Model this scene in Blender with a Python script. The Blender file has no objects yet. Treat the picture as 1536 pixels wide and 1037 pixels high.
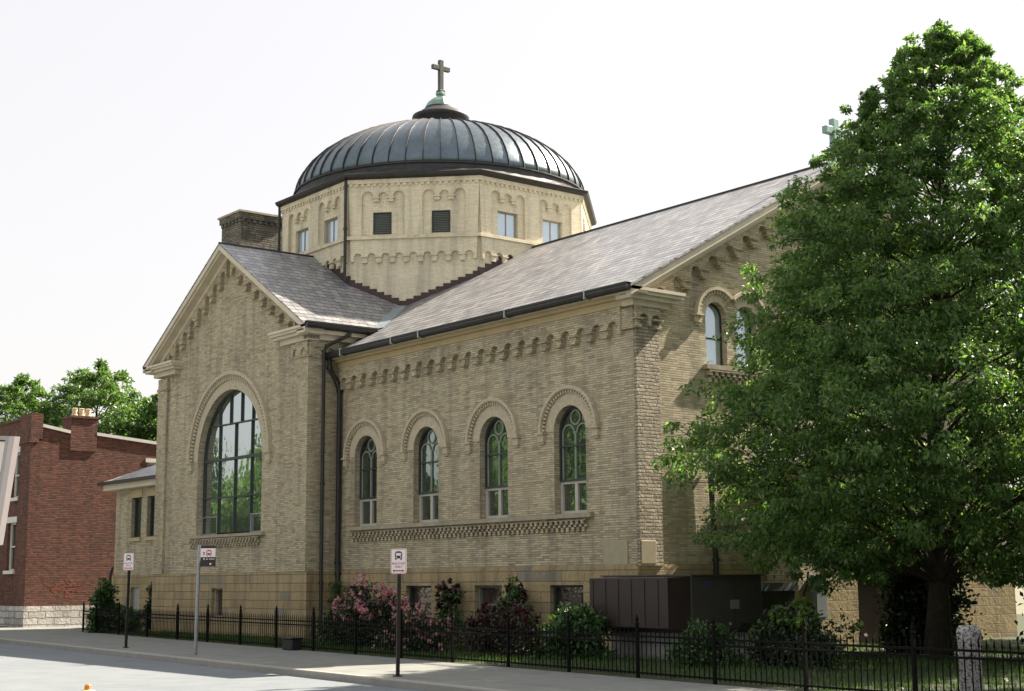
import bpy, math, random
import numpy as np
from mathutils import Vector, Matrix
from mathutils.geometry import tessellate_polygon
random.seed(7); rng = np.random.default_rng(11)
R = math.radians
sc = bpy.context.scene
COL = sc.collection
G = -1.70            # pavement level (camera eye is z = 0)
# ------------------------------------------------------------------ camera
F, PITCH, ROLL, YAW = 2229.35, .157655, -.0065634, -.904907
CAM = Vector((26.1378, -24.2679, 0))
fw = Vector((math.sin(YAW)*math.cos(PITCH), math.cos(YAW)*math.cos(PITCH), math.sin(PITCH)))
rt = Vector((math.cos(YAW), -math.sin(YAW), 0)); up = rt.cross(fw)
rt2 = rt*math.cos(ROLL)+up*math.sin(ROLL); up2 = -rt*math.sin(ROLL)+up*math.cos(ROLL)
cam = bpy.data.cameras.new('camera'); co = bpy.data.objects.new('camera', cam); COL.objects.link(co)
m = Matrix.Identity(4)
for i in range(3):
    m[i][0] = rt2[i]; m[i][1] = up2[i]; m[i][2] = -fw[i]; m[i][3] = CAM[i]
co.matrix_world = m
cam.sensor_width = 36; cam.lens = F/1536*36; cam.clip_end = 3000; cam.clip_start = .1
sc.camera = co
# ------------------------------------------------------------------ light
SUN_EL, SUN_AZ = 42.5, 6.3          # azimuth measured from +Y towards +X
w = bpy.data.worlds.new('World'); sc.world = w; w.use_nodes = True
nt = w.node_tree; nt.nodes.clear()
sky = nt.nodes.new('ShaderNodeTexSky'); sky.sky_type = 'NISHITA'; sky.sun_disc = False
sky.sun_elevation = R(SUN_EL); sky.sun_rotation = R(SUN_AZ)
sky.air_density = 1.0; sky.dust_density = 3.5; sky.ozone_density = 1.0
mx = nt.nodes.new('ShaderNodeMix'); mx.data_type = 'RGBA'; mx.inputs[0].default_value = .85
nt.links.new(sky.outputs[0], mx.inputs[6]); mx.inputs[7].default_value = (2.32, 2.17, 2.05, 1)
bg = nt.nodes.new('ShaderNodeBackground'); bg.inputs[1].default_value = .12
out = nt.nodes.new('ShaderNodeOutputWorld')
nt.links.new(mx.outputs[2], bg.inputs[0]); nt.links.new(bg.outputs[0], out.inputs[0])
sl = bpy.data.lights.new('sun', 'SUN'); sl.energy = 5.0; sl.angle = R(.5); sl.color = (1, .86, .71)
so = bpy.data.objects.new('sun', sl); COL.objects.link(so)
sd = Vector((math.sin(R(SUN_AZ))*math.cos(R(SUN_EL)), math.cos(R(SUN_AZ))*math.cos(R(SUN_EL)), math.sin(R(SUN_EL))))
so.rotation_euler = sd.to_track_quat('Z', 'Y').to_euler(); so.location = sd*60
sc.view_settings.view_transform = 'Standard'; sc.view_settings.look = 'None'
sc.view_settings.exposure = 1.78; sc.view_settings.gamma = 1
sc.cycles.max_bounces = 6; sc.cycles.transparent_max_bounces = 6
# ------------------------------------------------------------------ node helpers
class NT:
    def __init__(s, name):
        s.m = bpy.data.materials.new(name); s.m.use_nodes = True
        s.t = s.m.node_tree; s.t.nodes.clear()
        s.out = s.t.nodes.new('ShaderNodeOutputMaterial')
    def n(s, typ, **kw):
        x = s.t.nodes.new(typ)
        for k, v in kw.items(): setattr(x, k, v)
        return x
    def l(s, a, b):
        if isinstance(a, (int, float)): b.default_value = a
        elif isinstance(a, (tuple, list)): b.default_value = a if len(a) == 4 or b.type == 'VECTOR' else (*a, 1)
        else: s.t.links.new(a, b)
    def math(s, op, a, b=None, c=None):
        x = s.n('ShaderNodeMath', operation=op); s.l(a, x.inputs[0])
        if b is not None: s.l(b, x.inputs[1])
        if c is not None: s.l(c, x.inputs[2])
        return x.outputs[0]
    def vm(s, op, a, b=None):
        x = s.n('ShaderNodeVectorMath', operation=op); s.l(a, x.inputs[0])
        if b is not None: s.l(b, x.inputs[1])
        return x.outputs['Value'] if op in ('DOT_PRODUCT', 'LENGTH') else x.outputs[0]
    def mix(s, f, a, b, mode='MIX'):
        x = s.n('ShaderNodeMix', data_type='RGBA', blend_type=mode)
        s.l(f, x.inputs[0]); s.l(a, x.inputs[6]); s.l(b, x.inputs[7]); return x.outputs[2]
    def ramp(s, f, stops, interp='LINEAR'):
        x = s.n('ShaderNodeValToRGB'); x.color_ramp.interpolation = interp
        e = x.color_ramp.elements
        while len(e) < len(stops): e.new(.5)
        for i, (p, c) in enumerate(stops):
            e[i].position = p; e[i].color = (*c, 1) if len(c) == 3 else c
        s.l(f, x.inputs[0]); return x.outputs[0]
    def noise(s, vec, scale, detail=3, rough=.5):
        x = s.n('ShaderNodeTexNoise'); x.inputs['Scale'].default_value = scale
        x.inputs['Detail'].default_value = detail; x.inputs['Roughness'].default_value = rough
        if vec is not None: s.l(vec, x.inputs['Vector'])
        return x.outputs[0]
    def pos(s): return s.n('ShaderNodeNewGeometry').outputs['Position']
    def bsdf(s, color, rough=.7, metal=0, spec=.5, bump=None, bs=.5, bd=.02):
        p = s.n('ShaderNodeBsdfPrincipled')
        s.l(color, p.inputs['Base Color']); s.l(rough, p.inputs['Roughness'])
        s.l(metal, p.inputs['Metallic']); p.inputs['Specular IOR Level'].default_value = spec
        if bump is not None:
            b = s.n('ShaderNodeBump'); b.inputs['Strength'].default_value = bs; b.inputs['Distance'].default_value = bd
            s.l(bump, b.inputs['Height']); s.t.links.new(b.outputs[0], p.inputs['Normal'])
        s.t.links.new(p.outputs[0], s.out.inputs[0]); return p
def plain(name, c, rough=.6, metal=0, var=.15, scale=3, spec=.5, bump=0):
    s = NT(name); nz = s.noise(s.pos(), scale, 4, .6)
    nf = s.noise(s.pos(), scale*14, 2, .6)
    f = s.math('ADD', s.math('MULTIPLY', nz, .7), s.math('MULTIPLY', nf, .3))
    col = s.ramp(f, [(.3, tuple(x*(1-var) for x in c)), (.7, tuple(min(1, x*(1+var)) for x in c))])
    s.bsdf(col, rough, metal, spec, nf if bump else None, bump, .01); return s.m
def masonry(name, W, H, mort, cols, mcol, bs=.6, bd=.012, rough=.85, rock=0, stain=.25, wob=0, facew=.5, slate=False):
    s = NT(name); g = s.n('ShaderNodeNewGeometry'); P = g.outputs['Position']; N = g.outputs['True Normal']
    T = s.vm('NORMALIZE', s.vm('CROSS_PRODUCT', (0, 0, 1), N)); B = s.vm('CROSS_PRODUCT', N, T)
    u = s.vm('DOT_PRODUCT', P, T); v = s.vm('DOT_PRODUCT', P, B)
    if wob:
        wn = s.math('MULTIPLY', s.math('SUBTRACT', s.noise(P, 2.2, 2), .5), wob); v = s.math('ADD', v, wn)
        u = s.math('ADD', u, wn)
    row = s.math('FLOOR', s.math('DIVIDE', v, H)); fv = s.math('FRACT', s.math('DIVIDE', v, H))
    wr = s.n('ShaderNodeTexWhiteNoise', noise_dimensions='1D'); s.l(row, wr.inputs['W'])
    wd = s.math('MULTIPLY', s.math('ADD', s.math('MULTIPLY', wr.outputs[0], facew), 1-facew/2), W)
    uu = s.math('ADD', s.math('DIVIDE', u, wd), s.math('MULTIPLY', wr.outputs[0], 17.3))
    colm = s.math('FLOOR', uu); fu = s.math('FRACT', uu)
    cx = s.n('ShaderNodeCombineXYZ'); s.l(row, cx.inputs[0]); s.l(colm, cx.inputs[1])
    wn2 = s.n('ShaderNodeTexWhiteNoise', noise_dimensions='2D'); s.l(cx.outputs[0], wn2.inputs['Vector'])
    r1 = wn2.outputs[0]
    big = s.noise(P, .55, 4, .6)
    fine = s.noise(P, 22, 3, .65)
    rr = s.math('ADD', s.math('MULTIPLY', r1, .72), s.math('MULTIPLY', s.noise(P, 1.3, 3), .28))
    c = s.ramp(rr, cols)
    c = s.mix(s.math('MULTIPLY', s.math('SUBTRACT', 1, big), stain*1.6), c, tuple(x*.55 for x in mcol), 'MIX')
    c = s.mix(.35, c, s.ramp(fine, [(.3, (.55, .55, .55)), (.7, (1.35, 1.35, 1.35))]), 'MULTIPLY')
    mp = s.vm('MULTIPLY', P, (2.6, 2.6, .22)); st = s.ramp(s.noise(mp, 1.0, 4, .6), [(.36, (.66, .66, .68)), (.52, (1, 1, 1)), (.7, (1.08, 1.07, 1.03))])
    c = s.mix(.8 if not slate else .4, c, st, 'MULTIPLY')
    # mortar mask
    du = s.math('MULTIPLY', s.math('MINIMUM', fu, s.math('SUBTRACT', 1, fu)), W*(4 if slate else 1))
    dv = s.math('MULTIPLY', fv if slate else s.math('MINIMUM', fv, s.math('SUBTRACT', 1, fv)), H)
    dd = s.math('MINIMUM', du, dv)
    mk = s.n('ShaderNodeMapRange'); mk.inputs[1].default_value = mort*.5; mk.inputs[2].default_value = mort*1.1
    s.l(dd, mk.inputs[0]); mk = mk.outputs[0]
    c = s.mix(mk, mcol, c)
    if slate: h = s.math('ADD', s.math('MULTIPLY', s.math('SUBTRACT', 1, fv), .8), s.math('MULTIPLY', r1, .4))
    else: h = s.math('ADD', s.math('MULTIPLY', mk, .6), s.math('MULTIPLY', r1, .45))
    h = s.math('ADD', h, s.math('MULTIPLY', s.noise(P, 9 if rock else 30, 4, .65), rock if rock else .3))
    s.bsdf(c, rough, 0, .35, h, bs, bd); return s.m
M = {}
M['brick'] = masonry('buff_brick', .25, .058, .008, [(0, (.20, .18, .135)), (.18, (.39, .355, .25)), (.34, (.53, .43, .28)), (.5, (.50, .465, .335)), (.68, (.65, .575, .38)), (.84, (.58, .55, .41)), (1, (.82, .71, .47))], (.33, .295, .22), bs=1, bd=.02, stain=.24)
M['brick_rough'] = masonry('rock_faced_brick', .30, .085, .014, [(0, (.24, .21, .155)), (.35, (.40, .36, .27)), (.7, (.50, .45, .335)), (1, (.60, .53, .39))], (.25, .22, .17), bs=1, bd=.05, rock=.6)
M['pale_brick'] = masonry('pale_brick', .24, .060, .007, [(0, (.64, .585, .44)), (.5, (.72, .67, .50)), (1, (.79, .74, .56))], (.55, .50, .37), bs=.5, bd=.01, stain=.12)
M['stone'] = masonry('ochre_sandstone', .85, .262, .009, [(0, (.17, .17, .165)), (.12, (.28, .26, .21)), (.3, (.41, .32, .17)), (.6, (.47, .38, .215)), (.85, (.40, .31, .17)), (1, (.55, .45, .28))], (.21, .18, .12), bs=.9, bd=.035, rock=.7, stain=.3, wob=.015)
M['limestone'] = masonry('rubble_limestone', .7, .27, .02, [(0, (.42, .40, .36)), (.5, (.62, .60, .56)), (1, (.74, .72, .68))], (.28, .27, .25), bs=1, bd=.06, rock=.9, stain=.15, wob=.12)
M['red'] = masonry('red_brick', .21, .072, .010, [(0, (.04, .022, .018)), (.25, (.105, .042, .028)), (.6, (.175, .062, .038)), (.9, (.24, .10, .057)), (1, (.44, .28, .19))], (.11, .065, .05), bs=.9, bd=.015, stain=.35)
M['slate'] = masonry('slate_shingle', .34, .30, .055, [(0, (.17, .185, .20)), (.4, (.265, .28, .29)), (.75, (.345, .355, .36)), (1, (.45, .44, .42))], (.04, .03, .033), bs=1, bd=.03, rough=.36, stain=.2, slate=True, facew=.2)
M['stack'] = masonry('dark_stack_brick', .26, .09, .014, [(0, (.10, .10, .085)), (.5, (.19, .18, .145)), (1, (.31, .28, .21))], (.09, .085, .07), bs=1, bd=.05, rock=.5)
M['block'] = masonry('concrete_block', .40, .20, .010, [(0, (.34, .35, .34)), (1, (.44, .45, .43))], (.25, .25, .24), bs=.4, bd=.01)
M['cream'] = plain('cream_paint', (.56, .51, .40), .6, var=.15, scale=2)
M['ochre_paint'] = plain('ochre_trim', (.44, .36, .21), .7, var=.15, scale=2)
M['sill'] = plain('sill_stone', (.33, .30, .22), .85, var=.3, scale=4, bump=.3)
M['ring'] = plain('voussoir_brick', (.45, .405, .295), .85, var=.25, scale=9, bump=.4)
M['plaque'] = plain('plaque_stone', (.36, .33, .22), .85, var=.12, scale=5, bump=.2)
M['sash'] = plain('worn_grey_white_paint', (.44, .43, .39), .6, var=.15, scale=5)
M['white'] = plain('white_paint', (.66, .64, .60), .5, var=.08)
M['gutter'] = plain('dark_copper', (.035, .036, .034), .45, .5, var=.3)
M['joint'] = plain('solder_joint', (.35, .42, .38), .5, .3)
M['bronze'] = plain('weathered_bronze', (.07, .08, .068), .5, .5, var=.35, scale=6)
M['verdigris'] = plain('verdigris_copper', (.22, .34, .29), .45, .5, var=.3, scale=5)
M['green_frame'] = plain('dark_green_frame', (.03, .045, .04), .5, var=.2)
M['slat'] = plain('grey_green_slat', (.12, .135, .12), .6, var=.2)
M['tracery'] = plain('pale_green_tracery', (.19, .22, .18), .6, var=.15)
M['iron'] = plain('black_iron', (.004, .004, .004), .85, .0, var=.3, spec=.15)
M['pole_dark'] = plain('dark_pole', (.022, .018, .016), .5, .4, var=.4, scale=8)
M['galv'] = plain('galvanised_steel', (.30, .32, .34), .45, .7, var=.2, scale=10)
M['ac_grey'] = plain('unit_grey_paint', (.055, .052, .045), .6, var=.15, scale=2)
M['ac_brown'] = plain('unit_brown_cover', (.028, .018, .016), .5, var=.25, scale=2)
M['meter'] = plain('meter_grey', (.22, .25, .27), .5, .2, var=.1)
M['flash'] = plain('lead_flashing', (.25, .32, .36), .4, .4, var=.2)
M['step'] = plain('stepped_flashing', (.05, .028, .025), .6, var=.3)
M['pot'] = plain('buff_chimney_pot', (.60, .48, .33), .8, var=.2, scale=6)
M['concrete'] = plain('concrete', (.31, .305, .28), .9, var=.12, scale=.8, bump=.2)
M['hyd'] = plain('cream_hydrant', (.75, .62, .30), .45, var=.1)
M['hyd_o'] = plain('orange_hydrant_nut', (.60, .20, .03), .5, var=.1)
M['black'] = plain('black_plastic', (.012, .012, .013), .5)
M['bark'] = plain('tree_bark', (.05, .038, .028), .95, var=.4, scale=9, bump=.8)
M['stem'] = plain('green_stem', (.06, .07, .03), .8)
M['sign_white'] = plain('sign_white', (.80, .74, .76), .4, var=.03)
M['sign_black'] = plain('sign_black', (.018, .014, .018), .4)
M['sign_red'] = plain('sign_red', (.30, .02, .035), .5, var=.05)
M['sign_red_pale'] = plain('sign_faded_red', (.55, .18, .20), .5, var=.05)
M['alu'] = plain('brushed_frame', (.30, .30, .33), .4, .6, var=.1)
M['alu_pale'] = plain('pale_frame', (.42, .39, .40), .4, .2, var=.05)  # paler finish of the sign board's outer rim
M['badge'] = plain('blue_badge', (.03, .05, .16), .4)
M['graff'] = plain('red_graffiti', (.22, .07, .045), .8, var=.3, scale=8)
M['tarmac_roof'] = plain('house_roof_felt', (.16, .16, .16), .9)
def copper():
    s = NT('dome_copper'); P = s.pos()
    n1 = s.noise(P, 1.1, 4, .6); n2 = s.noise(P, 7, 3, .6)
    c = s.ramp(s.math('ADD', s.math('MULTIPLY', n1, .6), s.math('MULTIPLY', n2, .4)), [(.3, (.085, .115, .135)), (.6, (.135, .18, .21)), (.8, (.19, .24, .265))])
    s.bsdf(c, s.math('ADD', .26, s.math('MULTIPLY', n2, .2)), .75, .5, n1, .15, .05); return s.m
M['copper'] = copper()
M['copper_dark'] = plain('brown_copper', (.042, .043, .046), .6, .4, var=.35, scale=4)
def glass(name, base, tint, fac, wave=.12, wscale=1.4):
    s = NT(name); d = s.n('ShaderNodeBsdfPrincipled'); d.inputs['Base Color'].default_value = (*base, 1); d.inputs['Roughness'].default_value = .3
    gl = s.n('ShaderNodeBsdfGlossy'); gl.inputs['Color'].default_value = (*tint, 1); gl.inputs['Roughness'].default_value = .02
    b = s.n('ShaderNodeBump'); b.inputs['Strength'].default_value = wave; b.inputs['Distance'].default_value = .05
    s.l(s.noise(s.pos(), wscale, 2), b.inputs['Height']); s.t.links.new(b.outputs[0], gl.inputs['Normal'])
    x = s.n('ShaderNodeMixShader'); x.inputs[0].default_value = fac
    s.t.links.new(d.outputs[0], x.inputs[1]); s.t.links.new(gl.outputs[0], x.inputs[2]); s.t.links.new(x.outputs[0], s.out.inputs[0]); return s.m
M['glass'] = glass('window_glass', (.045, .06, .062), (.80, .88, .90), .55)
M['glass_dark'] = glass('dark_glass', (.012, .018, .016), (.8, .93, .9), .28)
M['glass_sky'] = glass('sky_tinted_glazing', (.36, .44, .50), (.75, .88, 1), .3, .05)  # blue sky reflection put into the tint and pale base colour
M['glass_base'] = glass('cellar_glass', (.045, .03, .03), (.9, .85, .85), .14, .5, 4)
def leaf(name, c1, c2, c3, tr=.45):
    s = NT(name); g = s.n('ShaderNodeNewGeometry'); rp = g.outputs['Random Per Island']
    c = s.ramp(rp, [(0, c1), (.5, c2), (1, c3)])
    c = s.mix(s.math('MULTIPLY', s.noise(g.outputs['Position'], .7, 2), .5), c, c1)
    p = s.n('ShaderNodeBsdfPrincipled'); s.l(c, p.inputs['Base Color']); p.inputs['Roughness'].default_value = .4
    p.inputs['Specular IOR Level'].default_value = .5
    t = s.n('ShaderNodeBsdfTranslucent'); s.l(s.mix(1, c, (1.3, 1.45, .7), 'MULTIPLY'), t.inputs[0])
    x = s.n('ShaderNodeMixShader'); x.inputs[0].default_value = tr
    s.t.links.new(p.outputs[0], x.inputs[1]); s.t.links.new(t.outputs[0], x.inputs[2]); s.t.links.new(x.outputs[0], s.out.inputs[0]); return s.m
M['linden'] = leaf('linden_leaf', (.038, .098, .030), (.10, .19, .058), (.26, .35, .12), .52)
M['lime'] = leaf('bright_leaf', (.07, .14, .02), (.13, .23, .04), (.24, .34, .08))
M['maple'] = leaf('maple_leaf', (.05, .11, .03), (.10, .19, .05), (.20, .30, .09))
M['darkleaf'] = leaf('dark_leaf', (.008, .022, .007), (.018, .042, .012), (.04, .075, .022), .2)
M['shrub'] = leaf('shrub_leaf', (.02, .055, .014), (.04, .10, .025), (.08, .16, .04), .3)
M['redleaf'] = leaf('reddish_rose_leaf', (.02, .028, .012), (.03, .045, .016), (.045, .02, .016), .2)
M['grass'] = leaf('grass_blade', (.03, .07, .012), (.055, .12, .022), (.11, .19, .04), .35)
M['pink'] = leaf('pink_petal', (.50, .19, .29), (.62, .29, .40), (.74, .45, .54), .3)
M['pale_pink'] = leaf('pale_pink_petal', (.45, .20, .24), (.58, .30, .34), (.66, .42, .45), .3)
M['crimson'] = leaf('crimson_petal', (.025, .004, .007), (.05, .007, .011), (.085, .012, .018), .3)
def ground_mat(name, c1, c2, scale, patches=None):
    s = NT(name); P = s.pos(); n1 = s.noise(P, scale, 5, .65); n2 = s.noise(P, 40, 3, .7); n3 = s.noise(P, .25, 3)
    f = s.math('ADD', s.math('MULTIPLY', n1, .5), s.math('ADD', s.math('MULTIPLY', n2, .3), s.math('MULTIPLY', n3, .2)))
    c = s.ramp(f, [(.35, c1), (.65, c2)])
    if patches == 'slabs':
        sx = s.n('ShaderNodeSeparateXYZ'); s.l(P, sx.inputs[0])
        a = s.math('ADD', sx.outputs[0], s.math('MULTIPLY', sx.outputs[1], -.09)); b = s.math('ADD', sx.outputs[1], s.math('MULTIPLY', sx.outputs[0], .09))
        fa = s.math('FRACT', s.math('DIVIDE', a, 1.5)); fb = s.math('FRACT', s.math('DIVIDE', s.math('ADD', b, 60.3), 1.75))
        mk = s.math('MINIMUM', s.math('GREATER_THAN', fa, .012), s.math('GREATER_THAN', fb, .010))
        c = s.mix(mk, tuple(x*.35 for x in c1), c)
    if patches == 'cracks':
        v = s.n('ShaderNodeTexVoronoi', feature='DISTANCE_TO_EDGE'); v.inputs['Scale'].default_value = .35
        s.l(s.vm('ADD', P, s.n('ShaderNodeTexNoise').outputs[1]), v.inputs['Vector'])
        c = s.mix(s.math('LESS_THAN', v.outputs[0], .006), c, tuple(x*.35 for x in c1))
    s.bsdf(c, .9, 0, .3, n2, .4, .01); return s.m
M['asphalt'] = ground_mat('asphalt', (.125, .150, .168), (.18, .205, .22), 1.5)
M['paving'] = ground_mat('concrete_paving', (.15, .165, .155), (.225, .235, .22), 2, 'slabs')
M['kerbm'] = ground_mat('kerb_concrete', (.24, .24, .22), (.34, .33, .30), 3)
M['soil'] = ground_mat('lawn_ground', (.02, .03, .014), (.04, .055, .02), 2)
M['earth'] = ground_mat('far_ground', (.10, .11, .07), (.16, .15, .10), .5)
def granite():
    s = NT('granite'); P = s.pos(); v = s.noise(P, 26, 3, .6); n = s.noise(P, 70, 2, .6)
    c = s.ramp(v, [(.40, (.08, .08, .10)), (.47, (.42, .41, .42)), (.62, (.62, .60, .60))])
    s.bsdf(c, .8, 0, .4, s.math('ADD', v, n), 1, .05); return s.m
M['granite'] = granite()
# ------------------------------------------------------------------ mesh helpers
def tag(o, label=None, cat=None, group=None, kind=None):
    if label: o['label'] = label
    if cat: o['category'] = cat
    if group: o['group'] = group
    if kind: o['kind'] = kind
    return o
def empty(name, loc=(0, 0, 0), label=None, cat=None, group=None, rz=0):
    o = bpy.data.objects.new(name, None); COL.objects.link(o); o.location = loc; o.rotation_euler.z = rz
    o.empty_display_size = .3
    return tag(o, label, cat, group)
class Fr:                                  # a vertical face frame: u along, z up, d outwards
    def __init__(s, o, U):
        s.o = Vector(o); s.U = Vector(U).normalized(); s.N = s.U.cross(Vector((0, 0, 1)))
    def p(s, u, z, d=0): return s.o+s.U*u+s.N*d+Vector((0, 0, z))
class MB:
    def __init__(s): s.v = []; s.f = []
    def add(s, vs, fs):
        b = len(s.v); s.v += [tuple(x) for x in vs]; s.f += [tuple(b+i for i in f) for f in fs]; return s
    def box(s, x0, x1, y0, y1, z0, z1):
        v = [(x, y, z) for z in (z0, z1) for y in (y0, y1) for x in (x0, x1)]
        return s.add(v, [(0, 2, 3, 1), (4, 5, 7, 6), (0, 1, 5, 4), (2, 6, 7, 3), (0, 4, 6, 2), (1, 3, 7, 5)])
    def fbox(s, fr, u0, u1, z0, z1, d0, d1):
        v = [fr.p(u, z, d) for z in (z0, z1) for d in (d1, d0) for u in (u0, u1)]
        return s.add(v, [(0, 2, 3, 1), (4, 5, 7, 6), (0, 1, 5, 4), (2, 6, 7, 3), (0, 4, 6, 2), (1, 3, 7, 5)])
    def plate(s, fr, outl, holes, d0, d1, back=False):
        loops = [outl]+list(holes)
        tris = tessellate_polygon([[Vector((a, b, 0)) for a, b in L] for L in loops])
        flat = [q for L in loops for q in L]; n = len(flat)
        vs = [fr.p(a, b, d1) for a, b in flat]+[fr.p(a, b, d0) for a, b in flat]
        fs = []
        for t in tris:
            a, b, c = (flat[i] for i in t)
            ar = (b[0]-a[0])*(c[1]-a[1])-(b[1]-a[1])*(c[0]-a[0])
            if abs(ar) < 1e-9: continue
            t = tuple(t) if ar > 0 else tuple(reversed(t))
            fs.append(t)
            if back: fs.append(tuple(i+n for i in reversed(t)))
        b0 = 0
        for li, L in enumerate(loops):
            k = len(L); ar = sum(L[i][0]*L[(i+1) % k][1]-L[(i+1) % k][0]*L[i][1] for i in range(k))
            flip = (ar > 0) != (li == 0)
            for i in range(k):
                a, b = b0+i, b0+(i+1) % k
                q = (a, a+n, b+n, b); fs.append(tuple(reversed(q)) if flip else q)
            b0 += k
        return s.add(vs, fs)
    def bar(s, a, b, w, h=None):
        a, b = Vector(a), Vector(b); h = h or w; d = (b-a).normalized()
        x = d.cross(Vector((0, 0, 1)));
        if x.length < 1e-3: x = Vector((1, 0, 0))
        x.normalize(); y = x.cross(d); v = []
        for p in (a, b):
            for i, j in ((-1, -1), (1, -1), (1, 1), (-1, 1)): v.append(p+x*i*w/2+y*j*h/2)
        return s.add(v, [(0, 3, 2, 1), (4, 5, 6, 7), (0, 1, 5, 4), (1, 2, 6, 5), (2, 3, 7, 6), (3, 0, 4, 7)])
    def tube(s, pts, rs, n=8, cap=True):
        pts = [Vector(p) for p in pts]
        if isinstance(rs, (int, float)): rs = [rs]*len(pts)
        v = []; fs = []; x = None
        for i, p in enumerate(pts):
            d = (pts[min(i+1, len(pts)-1)]-pts[max(i-1, 0)]).normalized()
            if x is None: x = d.orthogonal().normalized()
            x = (x-d*x.dot(d)).normalized(); y = d.cross(x)
            for k in range(n):
                a = 2*math.pi*k/n; v.append(p+(x*math.cos(a)+y*math.sin(a))*rs[i])
        for i in range(len(pts)-1):
            for k in range(n):
                k2 = (k+1) % n; fs.append((i*n+k, i*n+k2, (i+1)*n+k2, (i+1)*n+k))
        if cap: fs.append(tuple(range(n-1, -1, -1))); fs.append(tuple((len(pts)-1)*n+k for k in range(n)))
        return s.add(v, fs)
    def lathe(s, c, prof, n=24, a0=0):
        v = []; fs = []
        for r, z in prof:
            for k in range(n):
                a = a0+2*math.pi*k/n; v.append((c[0]+r*math.cos(a), c[1]+r*math.sin(a), c[2]+z))
        for i in range(len(prof)-1):
            for k in range(n):
                k2 = (k+1) % n; fs.append((i*n+k, i*n+k2, (i+1)*n+k2, (i+1)*n+k))
        fs.append(tuple(range(n-1, -1, -1))); fs.append(tuple((len(prof)-1)*n+k for k in range(n)))
        return s.add(v, fs)
    def hexa(s, top, th):                  # a slab from 4 top corners, thickness th downwards
        v = [Vector(p) for p in top]; lo = [p-Vector((0, 0, th)) for p in v]; n = len(v)
        fs = [tuple(range(n)), tuple(range(2*n-1, n-1, -1))]+[(i, n+i, n+(i+1) % n, (i+1) % n) for i in range(n)]
        return s.add(v+lo, fs)
    def poly(s, pts): return s.add(pts, [tuple(range(len(pts)))])
    def build(s, name, mat, parent=None, smooth=False, bevel=0):
        me = bpy.data.meshes.new(name); me.from_pydata(s.v, [], s.f); me.update()
        me.materials.append(M[mat] if isinstance(mat, str) else mat)
        if smooth: me.polygons.foreach_set('use_smooth', [True]*len(me.polygons))
        o = bpy.data.objects.new(name, me); COL.objects.link(o)
        if parent is not None:
            o.parent = parent
            if parent.type == 'EMPTY' and 'category' in parent:
                o.location = (-parent.location) if parent.get('abs', 0) else (0, 0, 0)
        if bevel:
            b = o.modifiers.new('bevel', 'BEVEL'); b.width = bevel; b.segments = 2; b.limit_method = 'ANGLE'
        return o
def archp(c, zs, zb, r, n=20):             # arched opening outline, ccw
    return [(c-r, zb), (c+r, zb)]+[(c+r*math.cos(a), zs+r*math.sin(a)) for a in [math.pi*i/n for i in range(n+1)]]
def ringp(c, zs, r0, r1, a0=0, a1=180, n=24):
    A = [R(a0+(a1-a0)*i/n) for i in range(n+1)]
    return [(c+r1*math.cos(a), zs+r1*math.sin(a)) for a in A]+[(c+r0*math.cos(a), zs+r0*math.sin(a)) for a in reversed(A)]
def rect(u0, u1, z0, z1): return [(u0, z0), (u1, z0), (u1, z1), (u0, z1)]
def thing(name, label, cat, loc, group=None):
    o = empty(name, loc, label, cat, group); o['abs'] = 1; return o
def copy_tree(o, parent=None):
    c = o.copy(); COL.objects.link(c)
    if parent is not None: c.parent = parent
    for ch in list(o.children): copy_tree(ch, c)
    return c
# ================================================================== CHURCH
Xl, Xr, CX, W2, T = -24.11, -13.43, -18.77, 7.6, 1.11
ZE, ZR, SL = 7.02, 11.5, .555
ZTE, ZTA, STL = 7.86, 11.43, .611
OT = .5
church = thing('church', 'buff brick church with a ribbed copper dome and a slate gabled roof', 'church', (CX, W2, G))
fN = Fr((0, 0, 0), (1, 0, 0))              # nave street wall
fT = Fr((0, -T, 0), (1, 0, 0))             # transept gable wall
fE = Fr((0, 0, 0), (0, 1, 0))              # entrance gable wall facing +x
fTE = Fr((Xr, 0, 0), (0, 1, 0))            # transept east return
fTW = Fr((Xl, 0, 0), (0, -1, 0))           # transept west return
NW = [-2.42, -5.59, -8.77, -11.95]; HW = .62; ZSP = 3.79; ZSL = 1.67
BIG = (-18.67, 4.16, 1.62, 2.28)
EWIN = [2.88, 3.98, 11.22, 12.32]
BASE = .35
def rake_N(y): return ZE+SL*(min(y, 2*W2-y)+.47)
def rake_T(x): return ZTA-STL*abs(x-CX)
# brick walls
b = MB()
b.plate(fN, rect(Xr-.3, -.003, BASE, 6.95), [archp(c, ZSP, ZSL, HW) for c in NW], -.3, 0)
b.plate(fE, [(.003, BASE), (15.197, BASE), (15.197, rake_N(15.2)-.3), (W2, ZR-.3), (.003, rake_N(0)-.3)], [archp(c, 6.64, 5.38, .38) for c in EWIN]+[archp(7.6, 6.2, 4.2, .8)], -.3, 0)
b.plate(fT, [(Xl+.003, BASE), (Xr-.003, BASE), (Xr-.003, rake_T(Xr)-.3), (CX, ZTA-.3), (Xl+.003, rake_T(Xl)-.3)], [archp(BIG[0], BIG[1], BIG[2], BIG[3], 32)], -.35, 0)
b.plate(fTE, rect(-T+.003, 2.5, BASE, rake_T(Xr)-.1), [], -.2, 0)
b.plate(fTW, rect(-15, T-.003, BASE, rake_T(Xl)-.1), [], -.2, 0)
fB = Fr((0, 2*W2, 0), (-1, 0, 0))
b.plate(fB, rect(0, 30, BASE, 6.95), [], -.3, 0)
fW = Fr((-29, 0, 0), (0, -1, 0))
b.plate(fW, [(-2*W2, BASE), (-3.2, BASE), (-3.2, rake_N(3.2)-.4), (-W2, ZR-.6), (-2*W2, rake_N(0)-.3)], [], -.3, 0)
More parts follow.
